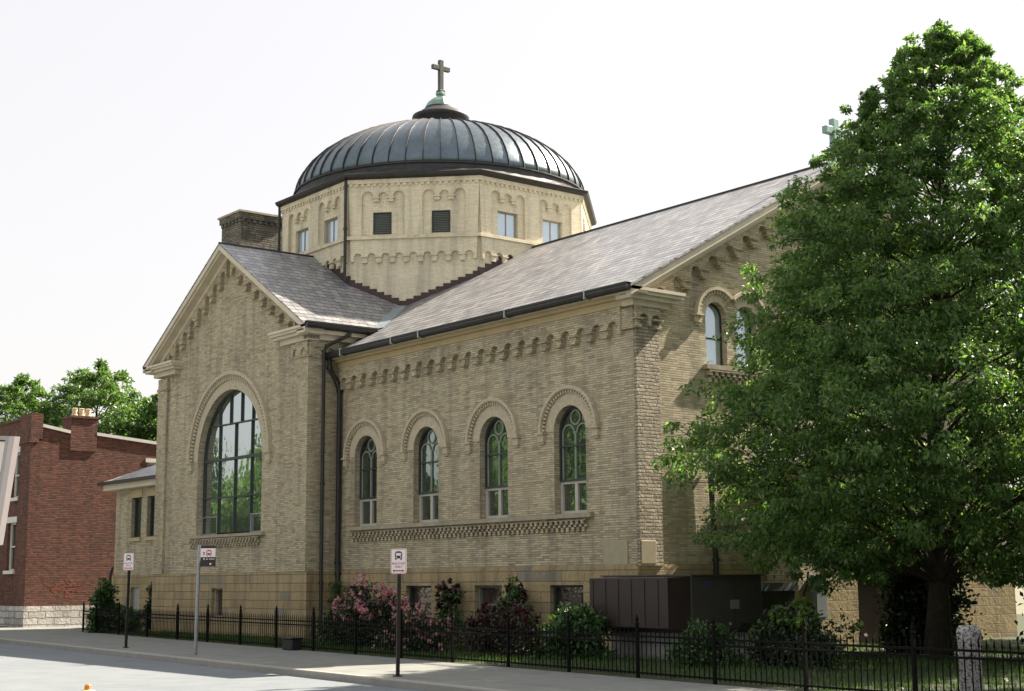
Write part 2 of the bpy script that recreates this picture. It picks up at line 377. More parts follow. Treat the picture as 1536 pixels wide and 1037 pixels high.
b.plate(Fr((0, 3.2, 0), (1, 0, 0)), rect(-29, Xl, BASE, rake_N(3.2)-.4), [], -.3, 0)
b.build('wall', 'brick', church)
# stone base
b = MB()
CW = [(-12.77, -11.66), (-9.65, -8.39), (-6.36, -5.16), (-3.18, -1.9)]
b.plate(fN, rect(Xr, -.003, G-.2, BASE), [rect(a, c, -1.25, -.09) for a, c in CW], -.35, .07)
b.plate(fE, rect(-.067, 15.2, G-.2, BASE), [], -.3, .07)
b.plate(fT, rect(Xl-.07, Xr+.07, G-.2, BASE), [rect(-19.55, -18.75, -1.1, -.15)], -.3, .07)
b.plate(fTE, rect(-T-.065, 0, G-.2, BASE), [], -.2, .07)
b.plate(fTW, rect(-3, T+.065, G-.2, BASE), [], -.2, .07)
b.plate(fB, rect(0, 30, G-.2, BASE), [], -.3, .06)
b.fbox(fN, Xr, .0, BASE, BASE+.05, -.05, .04)
b.fbox(fE, .78, 15.2, BASE, BASE+.05, -.05, .04)
b.build('stone_base', 'stone', church)
# corner pilasters
b = MB()
b.fbox(fE, .005, .76, BASE, 6.55, -.02, .10); b.build('pilaster', 'brick_rough', church); b = MB()
b.fbox(fE, 14.44, 15.195, BASE, 6.55, -.02, .10)
b.build('pilaster', 'brick_rough', church)
b = MB(); b.fbox(fN, -.30, .098, 6.05, 6.55, -.003, .10); b.build('pilaster_head', 'brick', church)
for a, c in ((Xl-.02, Xl+.72), (Xr-.80, Xr+.02)):
    b = MB()
    b.fbox(fT, a, c, BASE+.002, 7.35, -.02, .09)
    b.fbox(fT, a-.03, c+.03, 6.92, 7.0, -.3, .13)
    b.build('pilaster', 'brick', church)
b = MB()
b.fbox(fTE, -T+.003, -T+.42, BASE+.004, 7.34, -.02, .035)
b.build('pilaster', 'brick', church)
# ---- corbel arcades (Lombard bands)
def scallop(us, zb, top, ow, dz=.0, cw=None):
    """us corbel centres, zb[i] bottoms; returns ccw outline with arches cut up between the corbels"""
    pts = []; n = len(us)
    for i in range(n):
        l = us[i]-(us[i]-us[i-1]-ow)/2 if i else us[0]
        r = us[i]+(us[i+1]-us[i]-ow)/2 if i < n-1 else us[-1]
        pts += [(l, zb[i]), (r, zb[i])]
        if i < n-1:
            a0, a1 = r, us[i+1]-(us[i+1]-us[i]-ow)/2
            zs = max(zb[i], zb[i+1])+dz; c = (a0+a1)/2; rr = (a1-a0)/2
            pts += [(c-rr*math.cos(math.pi*k/8), zs+rr*math.sin(math.pi*k/8)) for k in range(9)]
    return pts+top
def corbel_blocks(b, fr, us, zb, w, d0, d1):
    for u, z in zip(us, zb):
        b.fbox(fr, u-w/2, u+w/2, z-.05, z+.03, d0, d1)
        b.fbox(fr, u-w/2-.04, u+w/2+.04, z+.14, z+.18, d0, d1+.03)
b = MB()
n = 22; us = [-13.35+(13.05)*i/n for i in range(n+1)]; zb = [5.95]*len(us)
b.plate(fN, scallop(us, zb, [(-.3, 6.7), (-13.35, 6.7)], .34, .18), [], -.01, .14)
corbel_blocks(b, fN, us[1:-1], zb, .2, -.01, .155)
b.build('arcade_band', 'brick', church)
def rake_band(b, fr, c, u0, u1, n, rakef, gap, depth, cw=.2, ow=.34):
    for sgn in (-1, 1):
        b = MB()
        us = [c+sgn*(u0+(u1-u0)*i/n) for i in range(n+1)]
        if sgn < 0: us = us[::-1]
        zb = [rakef(u)-gap for u in us]
        top = [(us[-1], rakef(us[-1])-.28), (us[0], rakef(us[0])-.28)]
        b.plate(fr, scallop(us, zb, top, ow, .06), [], -.01, depth)
        inner = us[1:] if sgn > 0 else us[:-1]
        corbel_blocks(b, fr, inner, [rakef(u)-gap for u in inner], cw, -.01, depth+.015)
        b.build('arcade_band', 'brick', church)
rake_band(b, fT, CX, .12, 4.6, 8, rake_T, 1.02, .14, .2, .33)
rake_band(b, fE, W2, .15, 7.1, 11, rake_N, 1.0, .14, .2, .34)
# little pilaster-head arches
b = MB()
for fr, u, z in ((fE, .38, 6.12),):
    b.plate(fr, scallop([u-.42, u+.1, u+.36], [z]*3, [(u+.36, 6.7), (u-.42, 6.7)], .3, .15), [], .09, .17)
    corbel_blocks(b, fr, [u-.36, u+.3], [z]*2, .2, .09, .2)
b.build('pilaster_head', 'brick', church); b = MB()
b.plate(fT, scallop([Xr-.98, Xr-.42, Xr+.02], [6.95]*3, [(Xr+.02, 7.5), (Xr-.98, 7.5)], .3, .12), [], .08, .14)
b.plate(fTE, scallop([-T-.05, -T+.42, -.15], [6.95]*3, [(-.15, 7.5), (-T-.05, 7.5)], .3, .12), [], .0, .10)
b.build('pilaster_head', 'brick', church)
# ---- window hoods
def hood(b1, b2, fr, c, zs, r_open, r_d0, r_d1, r_out, drop, dep=.12, a0=0, a1=180, dstep=.1, dw=.5):
    b1.plate(fr, ringp(c, zs, r_open, r_d0, a0, a1, 32), [], -.01, .012)            # voussoirs
    b2.plate(fr, ringp(c, zs, r_d1, r_out, a0, a1, 40), [], -.01, dep)              # roll moulding
    b2.plate(fr, ringp(c, zs, r_d1-.02, r_d1+.03, a0, a1, 40), [], -.01, dep*.75)
    n = int(math.pi*(r_d0+r_d1)/2*(a1-a0)/180/dstep)
    for i in range(n):
        a = R(a0+(a1-a0)*(i+.5)/n); h = dw*dstep/2
        ca, sa = math.cos(a), math.sin(a)
        q = [(c+r*ca-t*sa, zs+r*sa+t*ca) for r, t in ((r_d0, -h), (r_d1+.005, -h), (r_d1+.005, h), (r_d0, h))]
        b2.plate(fr, q, [], -.01, dep*.62)
    for sg, ok in ((1, a0 == 0), (-1, a1 == 180)):
        if ok:
            u0, u1 = sorted((c+sg*(r_d0+.02), c+sg*(r_out+.03)))
            b2.fbox(fr, u0, u1, zs-drop, zs, -.01, dep*.8)
            b2.fbox(fr, u0-.04, u1+.04, zs-.05, zs+.0, -.01, dep+.03)
            b2.fbox(fr, u0+.03, u1-.03, zs-drop-.06, zs-drop, -.01, dep*.5)
def hb(): h1.build('voussoir_ring', 'ring', church); h2.build('hood_mould', 'ring', church)
for c in NW: h1, h2 = MB(), MB(); hood(h1, h2, fN, c, ZSP, HW, .93, 1.04, 1.13, .24); hb()
h1, h2 = MB(), MB()
hood(h1, h2, fT, BIG[0], BIG[1], BIG[3], 2.60, 2.78, 2.90, .30, dstep=.13); hb()
mid = 90-math.degrees(math.asin(.55/.78))
for i, c in enumerate(EWIN):
    L = i % 2 == 0
    al = math.degrees(math.acos(.545/.76)); h1, h2 = MB(), MB()
    hood(h1, h2, fE, c, 6.64, .38, .58, .68, .76, .22, a0=(al if L else 0), a1=(180 if L else 180-al)); hb()
# ---- sills and dentils
b = MB()
for a in ((fN, -12.72, -1.52, 1.56, 1.668, -.3, .15), (fT, BIG[0]-2.62, BIG[0]+2.6, 1.52, 1.618, -.3, .14), (fE, 2.41, 4.45, 5.26, 5.378, -.3, .12), (fE, 10.75, 12.79, 5.26, 5.378, -.3, .12)):
    b = MB(); b.fbox(*a); b.build('sill', 'sill', church)
def dentils(b, fr, u0, u1, z0, z1, step=.2):
    n = int((u1-u0)/step)
    h = (z1-z0)/4
    b.fbox(fr, u0, u1, z1-h*.35, z1, -.01, .12)
    for k in range(n):
        u = u0+(u1-u0)*k/n; s_ = (u1-u0)/n
        b.fbox(fr, u, u+s_*.5, z1-h*1.5, z1-h*.35, -.01, .11)
        b.fbox(fr, u+s_*.5, u+s_, z1-h*2.4, z1-h*1.5, -.01, .08)
        b.fbox(fr, u, u+s_*.5, z1-h*3.6, z1-h*2.4, -.01, .07)
for a in ((fN, -12.6, -1.72, 1.2, 1.52), (fT, BIG[0]-2.6, BIG[0]+2.3, 1.18, 1.49), (fE, 2.5, 4.4, 4.9, 5.24)):
    b = MB(); dentils(b, *a); b.build('dentil_course', 'brick', church)
# ---- windows
def frame_arch(b, fr, c, zs, zb, r, t, d0, d1, n=24):
    b.plate(fr, archp(c, zs, zb, r, n), [archp(c, zs, zb+t, r-t, n)], d0, d1)
def nave_window(c):
    wn = MB()
    frame_arch(wn, fN, c, ZSP, 2.5, HW-.01, .06, -.24, -.17)
    wn.fbox(fN, c-HW+.05, c+HW-.05, 3.38, 3.42, -.24, -.16)
    o = wn.build('window', 'green_frame', church)
    g = MB(); g.plate(fN, archp(c, ZSP, 2.5, HW-.02), [], -.28, -.22); g.build('pane', 'glass_dark', o)
    t = MB()
    r = .19
    t.plate(fN, ringp(c, 4.12, .155, .205, 0, 359.9, 24), [], -.225, -.19)
    for s_ in (-1, 1):
        cc = c+s_*.275
        t.plate(fN, ringp(cc, 3.72, .2, .245, 0, 180, 16), [], -.225, -.19)
        t.fbox(fN, cc+s_*.2, cc+s_*.245, 2.55, 3.72, -.225, -.19)
    t.fbox(fN, c-.035, c+.035, 2.55, 3.76, -.225, -.185)
    t.build('tracery', 'tracery', o)
    s = MB(); z0, z1 = ZSL+.002, 2.5
    s.plate(fN, rect(c-HW+.005, c+HW-.005, z0, z1), [rect(c-HW+.09, c-.055, z0+.09, z1-.06), rect(c+.055, c+HW-.09, z0+.09, z1-.06)], -.28, -.2)
    s.build('lower_sash', 'sash', o)
    g = MB(); g.fbox(fN, c-HW+.05, c+HW-.05, z0+.03, z1-.03, -.3, -.26); g.build('lower_pane', 'glass_dark', o)
for c in NW: nave_window(c)
# the big thermal-like window
c, zs, zb, r = BIG
wn = MB(); frame_arch(wn, fT, c, zs, zb, r-.01, .07, -.30, -.22, 36)
def chord(z): return math.sqrt(max(0, (r-.05)**2-max(0, z-zs)**2))
for z, t in ((5.33, .02), (4.15, .045), (2.87, .02)): wn.fbox(fT, c-chord(z), c+chord(z), z-t, z+t, -.30, -.2)
for i in range(1, 4):
    u = c-r+2*r*i/4; wn.fbox(fT, u-.018, u+.018, zb, 5.33, -.29, -.21)
for i in range(1, 5):
    u = c-1.96+3.92*i/5; wn.fbox(fT, u-.018, u+.018, 5.33, zs+math.sqrt((r-.03)**2-(u-c)**2), -.29, -.21)
o = wn.build('window', 'green_frame', church)
g = MB(); g.plate(fT, archp(c, zs, zb, r-.02, 36), [], -.34, -.27); g.build('pane', 'glass', o)
s = MB()
for s_ in (-1, 1):
    a, e = sorted((c+s_*(r-.02), c+s_*(r/2+.03)))
    s.plate(fT, rect(a, e, zb+.002, 2.26), [rect(a+.05, e-.04, zb+.07, 2.22)], -.30, -.215)
s.fbox(fT, c-r/2, c+r/2, zb+.002, zb+.06, -.3, -.22)
s.build('lower_sash', 'alu', o)
for c in EWIN:
    wn = MB(); frame_arch(wn, fE, c, 6.64, 5.382, .375, .04, -.24, -.17); wn.fbox(fE, c-.34, c+.34, 6.08, 6.115, -.24, -.16)
    o = wn.build('window', 'green_frame' , church)
    g = MB(); g.plate(fE, archp(c, 6.64, 5.4, .36), [], -.26, -.2); g.build('pane', 'glass_sky', o)
wn = MB(); frame_arch(wn, fE, 7.6, 6.2, 4.202, .79, .06, -.24, -.17); o = wn.build('window', 'green_frame', church)
g = MB(); g.plate(fE, archp(7.6, 6.2, 4.22, .78), [], -.26, -.2); g.build('pane', 'glass_sky', o)
# cellar windows
for i, (a, e) in enumerate(CW):
    wn = MB(); wn.plate(fN, rect(a+.002, e-.002, -1.248, -.092), [rect(a+.07, e-.05, -1.2, -.15)], -.2, -.06)
    wn.fbox(fN, a+.05, e-.05, -.62, -.585, -.2, -.09)
    o = wn.build('cellar_window', 'green_frame' if i != 2 else 'tracery', church)
    g = MB(); g.fbox(fN, a+.03, e-.03, -1.22, -.12, -.24, -.16); g.build('pane', 'glass_base', o)
    if i == 3:
        g = MB()
        for k in range(9): g.fbox(fN, a+.35, e-.22, -1.15+k*.1, -1.08+k*.1, -.16, -.07)
        g.build('louvre', 'ac_grey', o)
wn = MB(); wn.plate(fT, rect(-19.548, -18.752, -1.098, -.152), [rect(-19.48, -18.82, -1.05, -.2)], -.2, -.05)
o = wn.build('cellar_window', 'sill', church)
g = MB(); g.fbox(fT, -19.5, -18.8, -1.06, -.19, -.24, -.16); g.build('pane', 'glass_base', o)
# plaque + cornerstone
b = MB(); b.fbox(fN, -1.2, -.31, .39, .98, -.05, .035); b.build('plaque', 'plaque', church, bevel=.015)
b = MB(); b.fbox(fE, .03, .52, .40, .95, .05, .112); b.build('plaque', 'plaque', church, bevel=.015)
# ---- cornices, fascia, soffits
b = MB()
b.fbox(fN, Xr+.02, -.01, 6.62, 6.78, -.05, .16); b.fbox(fN, Xr+.02, .0, 6.78, 6.855, -.05, .28)
b.build('bed_mould', 'ochre_paint', church)
b = MB()
b.fbox(fN, Xr+.02, .455, 6.86, 6.915, -.1, .46)
# entrance gable return (two corners)
for y0, y1 in ((-.47, 1.36), (15.67, 13.84)):
    a, e = sorted((y0, y1))
    b.fbox(fE, a, e, 6.92, 7.0, -.2, .47); b.fbox(fE, a+.03, e-.03, 6.84, 6.92, -.2, .42); b.fbox(fE, a+.1, e-.12, 6.74, 6.84, -.2, .33); b.fbox(fE, a+.3, e-.3, 6.6, 6.74, -.2, .2)
# transept returns
for sg in (-1, 1):
    a, e = sorted((CX+sg*(CX-Xl+OT), CX+sg*(CX-Xl-1.85)))
    b.fbox(fT, a, e, 7.76, 7.84, -.2, .50); b.fbox(fT, a+.03, e-.03, 7.68, 7.76, -.2, .45); b.fbox(fT, a+.1, e-.1, 7.58, 7.68, -.2, .36); b.fbox(fT, a+.3, e-.3, 7.42, 7.58, -.2, .2)
b.fbox(fTE, -T-.45, 2.2, 7.60, 7.72, -.1, .42); b.fbox(fTE, -T-.2, 2.2, 7.45, 7.60, -.1, .2)
b.fbox(fTW, -15, T+.45, 7.60, 7.72, -.1, .42)
# rakes: barge boards along the two gables
def rake_board(b, fr, c, half, ridge, slope, d0, d1, off, th):
    for sg in (-1, 1):
        q = [(c, ridge-off), (c+sg*half, ridge-slope*half-off), (c+sg*half, ridge-slope*half-off-th), (c, ridge-off-th)]
        b.plate(fr, q, [], d0, d1, back=True)
rake_board(b, fT, CX, CX-Xl+OT, ZTA, STL, .30, .50, .03, .20)
rake_board(b, fT, CX, CX-Xl+OT-.05, ZTA, STL, .0, .42, .22, .09)
rake_board(b, fT, CX, CX-Xl+.1, ZTA, STL, .0, .16, .30, .16)
rake_board(b, fE, W2, W2+.47, ZR, SL, .28, .47, .03, .22)
rake_board(b, fE, W2, W2+.42, ZR, SL, .0, .40, .24, .08)
rake_board(b, fE, W2, W2+.1, ZR, SL, .0, .15, .31, .14)
b.build('cornice', 'cream', church)
# ---- roofs
b = MB()
x0, x1 = -29.3, .52
b.hexa([(x0, -.50+3.4, rake_N(2.9)), (Xl-.2, -.50+3.4, rake_N(2.9)), (Xl-.2, W2, ZR), (x0, W2, ZR)], .05)
b.hexa([(Xr-.55, -.52, ZE), (x1, -.52, ZE), (x1, W2, ZR), (Xr-.55-4, W2, ZR)], .06)
b.hexa([(x1, 2*W2+.5, ZE), (x0, 2*W2+.5, ZE), (x0, W2, ZR), (x1, W2, ZR)], .06)
o = b.build('roof', 'slate', church)
b = MB()
yv = W2
for sg in (-1, 1):
    e = CX+sg*(CX-Xl+OT)
    zt = ZTE
    ze = ZTA-STL*(CX-Xl+OT)
    yr = (ZTA-ZE)/SL-.47+.1
    yev = (ze-ZE)/SL-.47+.12
    q = [(CX, -T-.52, ZTA), (e, -T-.52, ze), (e, yev, ze), (CX, yr, ZTA)]
    if sg < 0: q = [(CX, -T-.52, ZTA), (CX, 2*W2+T, ZTA), (e, 2*W2+T, ze), (e, -T-.52, ze)]
    b.hexa(q if sg < 0 else q, .05)
b.build('roof', 'slate', church)
b = MB()                                    # ridge rolls and valley flashing
b.tube([(CX, -T-.52, ZTA+.01), (CX, 4, ZTA+.01)], .035, 6)
b.tube([(-14, W2, ZR+.01), (.52, W2, ZR+.01)], .045, 6)
b.build('ridge_capping', 'copper_dark', church)
b = MB()
ex = CX+CX-Xl+OT
def vy(x): return (ZTA-STL*(x-CX)-ZE)/SL-.47
pa = Vector((ex, vy(ex), ZTA-STL*(ex-CX))); pb = Vector((-15.0, vy(-15.0), ZTA-STL*(-15.0-CX)))
dv = Vector((0, 0, .03))
b.poly([pa+dv+Vector((-.02, -.22, -.0)), pa+dv+Vector((.02, .20, .11)), pb+dv+Vector((.05, .2, .11)), pb+dv+Vector((-.05, -.2, .06))])
b.build('valley_flashing', 'flash', church)
# stepped flashing where the drum meets both roofs
OA = 5.53
OC = [(CX+OA/math.cos(R(22.5))*math.cos(R(22.5+45*k)), W2+OA/math.cos(R(22.5))*math.sin(R(22.5+45*k))) for k in range(8)]
def oct_frames(a):
    fs = []
    for k in range(8):
        th = R(-90+45*k); N = Vector((math.cos(th), math.sin(th), 0)); U = Vector((-math.sin(th), math.cos(th), 0))
        fs.append(Fr(Vector((CX, W2, 0))+N*a, U))
    return fs
OF = oct_frames(OA); OH = OA*math.tan(R(22.5))
# face 0 -> -Y ; 1 -> diag (+x,-y) ; 2 -> +X ...
b = MB()
for k in range(8):
    fr = OF[k]; lv = k % 2 == 1
    b.plate(fr, rect(-OH+.05, OH-.05, 6.5, 13.75), [rect(pc-hw, pc+hw, z0, z1) for pc, hw, z0, z1 in [(p_, .32 if lv else .45, 11.8 if lv else 11.735, 12.57 if lv else 12.64) for p_ in ((-1.10, .94) if lv else (-1.0, 1.0))]], -.35, -.10)
b.build('drum_wall', 'pale_brick', church)
b = MB(); win = []
for k in range(8):
    fr = OF[k]; holes = []
    for pc in (-1.06, 1.06):
        us = [pc-.75, pc-.25, pc+.25, pc+.75]; z = 13.0
        pts = [(us[0], 11.74), (us[3], 11.74)]
        tp = []
        for i in range(3):
            c0 = (us[i]+us[i+1])/2; rr = .17 if i == 1 else .17
            lft = us[i]+(.08 if i else 0); rgt = us[i+1]-(.08 if i < 2 else 0)
            c0 = (lft+rgt)/2; rr = (rgt-lft)/2
            arc = [(c0-rr*math.cos(math.pi*j/8), z+.1+rr*math.sin(math.pi*j/8)) for j in range(9)]
            if i: tp.append((lft, z))
            tp += arc
            if i < 2: tp.append((rgt, z))
        holes.append(pts+tp[::-1])
    nb = 9; us = [-OH+.12+(2*OH-.24)*i/nb for i in range(nb+1)]; zb = [10.84]*len(us)
    b.plate(fr, scallop(us, zb, [(OH+.0, 13.72), (-OH, 13.72)], .30, .14), holes, -.12, 0)
    corbel_blocks(b, fr, us[1:-1], [10.84]*8, .16, -.1, .015)
    for pc in (-1.06, 1.06):
        for q in (-.25, .25):
            b.fbox(fr, pc+q-.10, pc+q+.10, 12.93, 13.0, -.1, .02); b.fbox(fr, pc+q-.13, pc+q+.13, 13.04, 13.09, -.1, .03)
    b.fbox(fr, -OH-.02, OH+.02, 11.60, 11.72, -.1, .07)
    nd = 22
    for j in range(nd):
        u = -OH+2*OH*(j+.25)/nd; b.fbox(fr, u, u+OH/nd, 13.47, 13.56, -.05, .05)
    b.fbox(fr, -OH-.02, OH+.02, 13.56, 13.72, -.05, .065)
b.build('drum_facing', 'pale_brick', church)
for k in range(8):
    fr = OF[k]; lv = k in (1, 3, 5, 7)
    for pc in ((-1.10, .94) if lv else (-1.0, 1.0)):
        hw = .32 if lv else .45; z0, z1 = (11.8, 12.57) if lv else (11.735, 12.64)
        dd = .0 if lv else .12
        wn = MB(); wn.plate(fr, rect(pc-hw+.002, pc+hw-.002, z0+.002, z1-.002), [rect(pc-hw+.045, pc+hw-.045, z0+.045, z1-.045)], -.14-dd, -.08-dd)
        if not lv: wn.fbox(fr, pc-.015, pc+.015, z0+.04, z1-.04, -.24, -.21)
        o = wn.build('louvre_vent' if lv else 'drum_window', 'copper_dark' if lv else 'sill', church)
        g = MB()
        if lv:
            for j in range(11):
                z = z0+.05+(z1-z0-.1)*j/11
                v = [fr.p(u, zz, d) for u, zz, d in ((pc-hw+.03, z, -.09), (pc+hw-.03, z, -.09), (pc+hw-.03, z+.06, -.135), (pc-hw+.03, z+.06, -.135))]
                g.add(v, [(0, 1, 2, 3)])
            g.fbox(fr, pc-hw, pc+hw, z0, z1, -.3, -.2); g.build('slats', 'slat', o)
        else:
            g.fbox(fr, pc-hw+.03, pc+hw-.03, z0+.03, z1-.03, -.26, -.235); g.build('pane', 'glass_sky', o)
b = MB()
def steps(fr, zf, u0, u1, n):
    for i in range(n):
        a = u0+(u1-u0)*i/n; e = u0+(u1-u0)*(i+1)/n
        z = max(zf(a), zf(e))+.16
        b.fbox(fr, min(a, e), max(a, e), z-.75, z, -.2, -.075)
def zfN(fr): return lambda u: rake_N(fr.p(u, 0, -.08).y)
def zfT(fr): return lambda u: rake_T(fr.p(u, 0, -.08).x)
def lim(fr): return lambda u: max(zfN(fr)(u), zfT(fr)(u))
steps(OF[0], lim(OF[0]), -OH, OH, 15); steps(OF[1], lim(OF[1]), -OH, OH, 18); steps(OF[2], lim(OF[2]), -OH, .3, 9)
b.build('stepped_flashing', 'step', church)
# gutter of the drum, skirt and dome
def octring(a, z):
    r = a/math.cos(R(22.5)); return [(CX+r*math.cos(R(22.5+45*k)), W2+r*math.sin(R(22.5+45*k)), z) for k in range(8)]
b = MB(); prof = [(OA-.1, 13.66), (OA+.10, 13.72), (OA+.22, 13.77), (OA+.26, 13.86), (OA+.22, 13.89), (OA+.0, 13.97)]
v = []; f = []
for a, z in prof: v += octring(a, z)
for i in range(len(prof)-1):
    for k in range(8): f.append((i*8+k, i*8+(k+1) % 8, (i+1)*8+(k+1) % 8, (i+1)*8+k))
b.add(v, f); b.build('drum_gutter', 'gutter', church)
b = MB()                                    # octagon-to-round skirt
n = 64; v = []; f = []
for i in range(n):
    a = 2*math.pi*i/n; kk = math.cos(((a+R(22.5)) % R(45))-R(22.5)); ro = (OA+.05)/kk
    v.append((CX+ro*math.cos(a), W2+ro*math.sin(a), 13.95))
for rr, z in ((5.52, 14.10), (5.51, 14.26), (5.57, 14.27), (5.57, 14.32), (5.4, 14.35)):
    for i in range(n):
        a = 2*math.pi*i/n; v.append((CX+rr*math.cos(a), W2+rr*math.sin(a), z))
for j in range(5):
    for i in range(n): f.append((j*n+i, j*n+(i+1) % n, (j+1)*n+(i+1) % n, (j+1)*n+i))
b.add(v, f); b.build('dome_skirt', 'copper_dark', church)
DP = [(5.49, 14.32), (5.45, 14.56), (5.36, 14.80), (5.22, 15.06), (4.98, 15.39), (4.62, 15.74), (4.15, 16.07), (3.55, 16.39), (2.85, 16.66), (2.1, 16.87), (1.4, 17.01), (.8, 17.1)]
b = MB(); b.lathe((CX, W2, 0), DP, 112); dome = b.build('dome', 'copper', church, smooth=True)
b = MB()
NS = 56
for k in range(NS):
    a = 2*math.pi*(k+.5)/NS; ca, sa = math.cos(a), math.sin(a)
    for (r0, z0), (r1, z1) in zip(DP[:-1], DP[1:]):
        nrm = Vector((z0-z1, 0, r0-r1)).normalized()*-1 if False else Vector((z1-z0, 0, r0-r1)).normalized()
        out_ = lambda r, z, h, t: (CX+(r+nrm.x*h)*ca-t*sa, W2+(r+nrm.x*h)*sa+t*ca, z+nrm.z*h)
        q = [out_(r0, z0, -.01, -.014), out_(r0, z0, -.01, .014), out_(r0, z0, .05, .012), out_(r0, z0, .05, -.012),
             out_(r1, z1, -.01, -.014), out_(r1, z1, -.01, .014), out_(r1, z1, .05, .012), out_(r1, z1, .05, -.012)]
        b.add(q, [(1, 5, 6, 2), (2, 6, 7, 3), (3, 7, 4, 0)])
b.build('standing_seams', 'copper_dark', dome)
b = MB(); b.lathe((CX, W2, 0), [(.85, 17.0), (.96, 17.36), (1.05, 17.50), (1.10, 17.58), (1.08, 17.65), (.98, 17.68), (.86, 17.76), (.72, 17.87), (.61, 17.94), (.61, 17.99)], 40)
lan = b.build('lantern', 'copper_dark', dome, smooth=True)
b = MB(); b.lathe((CX, W2, 0), [(.60, 17.96), (.58, 18.05), (.49, 18.21), (.32, 18.36), (.16, 18.42), (.13, 18.5), (.2, 18.53), (.2, 18.58), (.1, 18.66), (.09, 18.7)], 8, R(22.5))
b.build('lantern_cap', 'verdigris', dome)
def cross(x, y, z0, z1, arm, t, za, m_, par):
    b = MB(); b.box(x-t/2, x+t/2, y-t*.55, y+t*.55, z0, z1); b.box(x-t/2+.004, x+t/2-.004, y-arm/2, y-t*.55, za-t*.55, za+t*.55); b.box(x-t/2+.004, x+t/2-.004, y+t*.55, y+arm/2, za-t*.55, za+t*.55)
    b.box(x-t*.8, x+t*.8, y-t*.8, y+t*.8, z0-.1, z0+.05)
    return b.build('cross', m_, par, bevel=.012)
cross(CX, W2, 18.66, 19.92, .80, .16, 19.6, 'bronze', dome)
cross(.2, W2, 11.45, 12.72, .82, .19, 12.36, 'verdigris', church)
# gutters
b = MB()
def gut(pts):
    b.tube(pts, .105, 10)
    a, e = Vector(pts[0]), Vector(pts[-1]); b.bar(a+Vector((0, 0, .07)), e+Vector((0, 0, .07)), .22, .05)
gut([(Xr+.02, -.575, 6.96), (.5, -.575, 6.96)]); b.build('gutter', 'gutter', church); b = MB()
gut([(ex+.08, -T-.5, ZTE-.1+.06), (ex+.08, vy(ex)-.1, ZTE-.1+.06)])
b.build('gutter', 'gutter', church)
for x in (-1.0, -4.2, -8.2, -9.6, -12.4): b = MB(); b.box(x-.02, x+.02, -.70, -.46, 6.85, 7.075); b.build('gutter_joint', 'joint', church)
# downspouts
def pipe(pts, r=.055, mat='gutter', name='downspout', par=church):
    b = MB(); b.tube(pts, r, 10)
    for p in pts[1:-1]: b.tube([Vector(p)-Vector((0, 0, .04)), Vector(p)+Vector((0, 0, .04))], r*1.35, 10)
    return b.build(name, mat, par, smooth=False)
px = Xr+.16
pipe([(ex+.05, .0, 7.74), (ex-.02, -.02, 7.62), (px+.02, -.62, 7.28), (px, -.72, 7.1), (px, -.72, 3.0), (px, -.72, .0), (px+.02, -.72, G)])
pipe([(Xr+.12, -.50, 6.92), (Xr+.12, -.48, 6.6), (Xr+.12, -.2, 6.15), (Xr+.12, -.12, 5.9), (Xr+.12, -.12, .6), (Xr+.18, -.14, .3), (Xr+.18, -.14, G)], .075)
pipe([(-.25, 1.6, 3.6), (.07, 1.95, 3.35), (.12, 2.4, 2.75), (.12, 2.52, .5), (.14, 2.52, G)], .07)
f0 = OF[0]; q = f0.p(OH-.0, 0, .1)
pipe([(q.x, q.y, 13.7), (q.x, q.y, 12), (q.x, q.y, 10.15)], .055)
q = OF[7].p(OH-.0, 0, .1); pipe([(q.x, q.y, 13.7), (q.x, q.y, 10.9)], .055)
# chimney stack
b = MB(); b.box(-27.7, -26.05, 3.0, 4.95, 6, 14.45); b.box(-27.78, -25.97, 2.92, 5.03, 14.45, 14.68)
for i in range(8):
    y = 3.0+.26*i; b.box(-26.05, -25.99, y, y+.12, 14.3, 14.45)
for i in range(6):
    x = -27.66+.3*i; b.box(x, x+.14, 2.94, 3.0, 14.3, 14.45)
ch = b.build('chimney', 'stack', church)
b = MB(); b.box(-27.84, -25.91, 2.86, 5.09, 14.68, 14.76); b.build('chimney_cap', 'sill', ch)
# west annex
fA = Fr((0, 0, 0), (1, 0, 0))
AW = [(-28.83, -27.92), (-27.40, -26.5)]
b = MB(); b.plate(fA, rect(-30.3, Xl, BASE, 3.75), [rect(a, e, 1.78, 3.32) for a, e in AW], -.3, 0)
b.plate(Fr((-30.303, 0, 0), (0, -1, 0)), rect(-7, -.003, BASE, 3.75), [], -.3, 0); b.build('annex_wall', 'brick', church)
b = MB(); b.plate(fA, rect(-30.355, Xl-.075, G-.2, BASE), [rect(-28.55, -27.7, G, -.12)], -.3, .06); b.plate(Fr((-30.3, 0, 0), (0, -1, 0)), rect(-7, .057, G-.2, BASE), [], -.3, .06); b.build('annex_base', 'stone', church)
b = MB(); b.fbox(fA, -28.54, -27.71, G, -.13, -.2, -.03); b.build('annex_door', 'galv', church)
b = MB()
for a, e in AW:
    b = MB(); b.fbox(fA, a-.06, e+.06, 3.32, 3.62, -.2, .02); b.build('lintel', 'ochre_paint', church); b = MB(); b.fbox(fA, a-.06, e+.06, 1.64, 1.78, -.25, .07); b.build('sill', 'ochre_paint', church)
for a, e in AW:
    wn = MB(); wn.plate(fA, rect(a+.002, e-.002, 1.782, 3.318), [rect(a+.06, e-.06, 1.84, 3.26)], -.22, -.14); o = wn.build('window', 'green_frame', church)
    g = MB(); g.fbox(fA, a+.03, e-.03, 1.8, 3.3, -.25, -.2); g.build('pane', 'glass_dark', o)
b = MB(); b.fbox(fA, -30.75, Xl-.1, 3.68, 3.9, .01, .38); b.box(-30.745, -30.31, .0, 7, 3.685, 3.895); b.build('annex_fascia', 'cream', church)
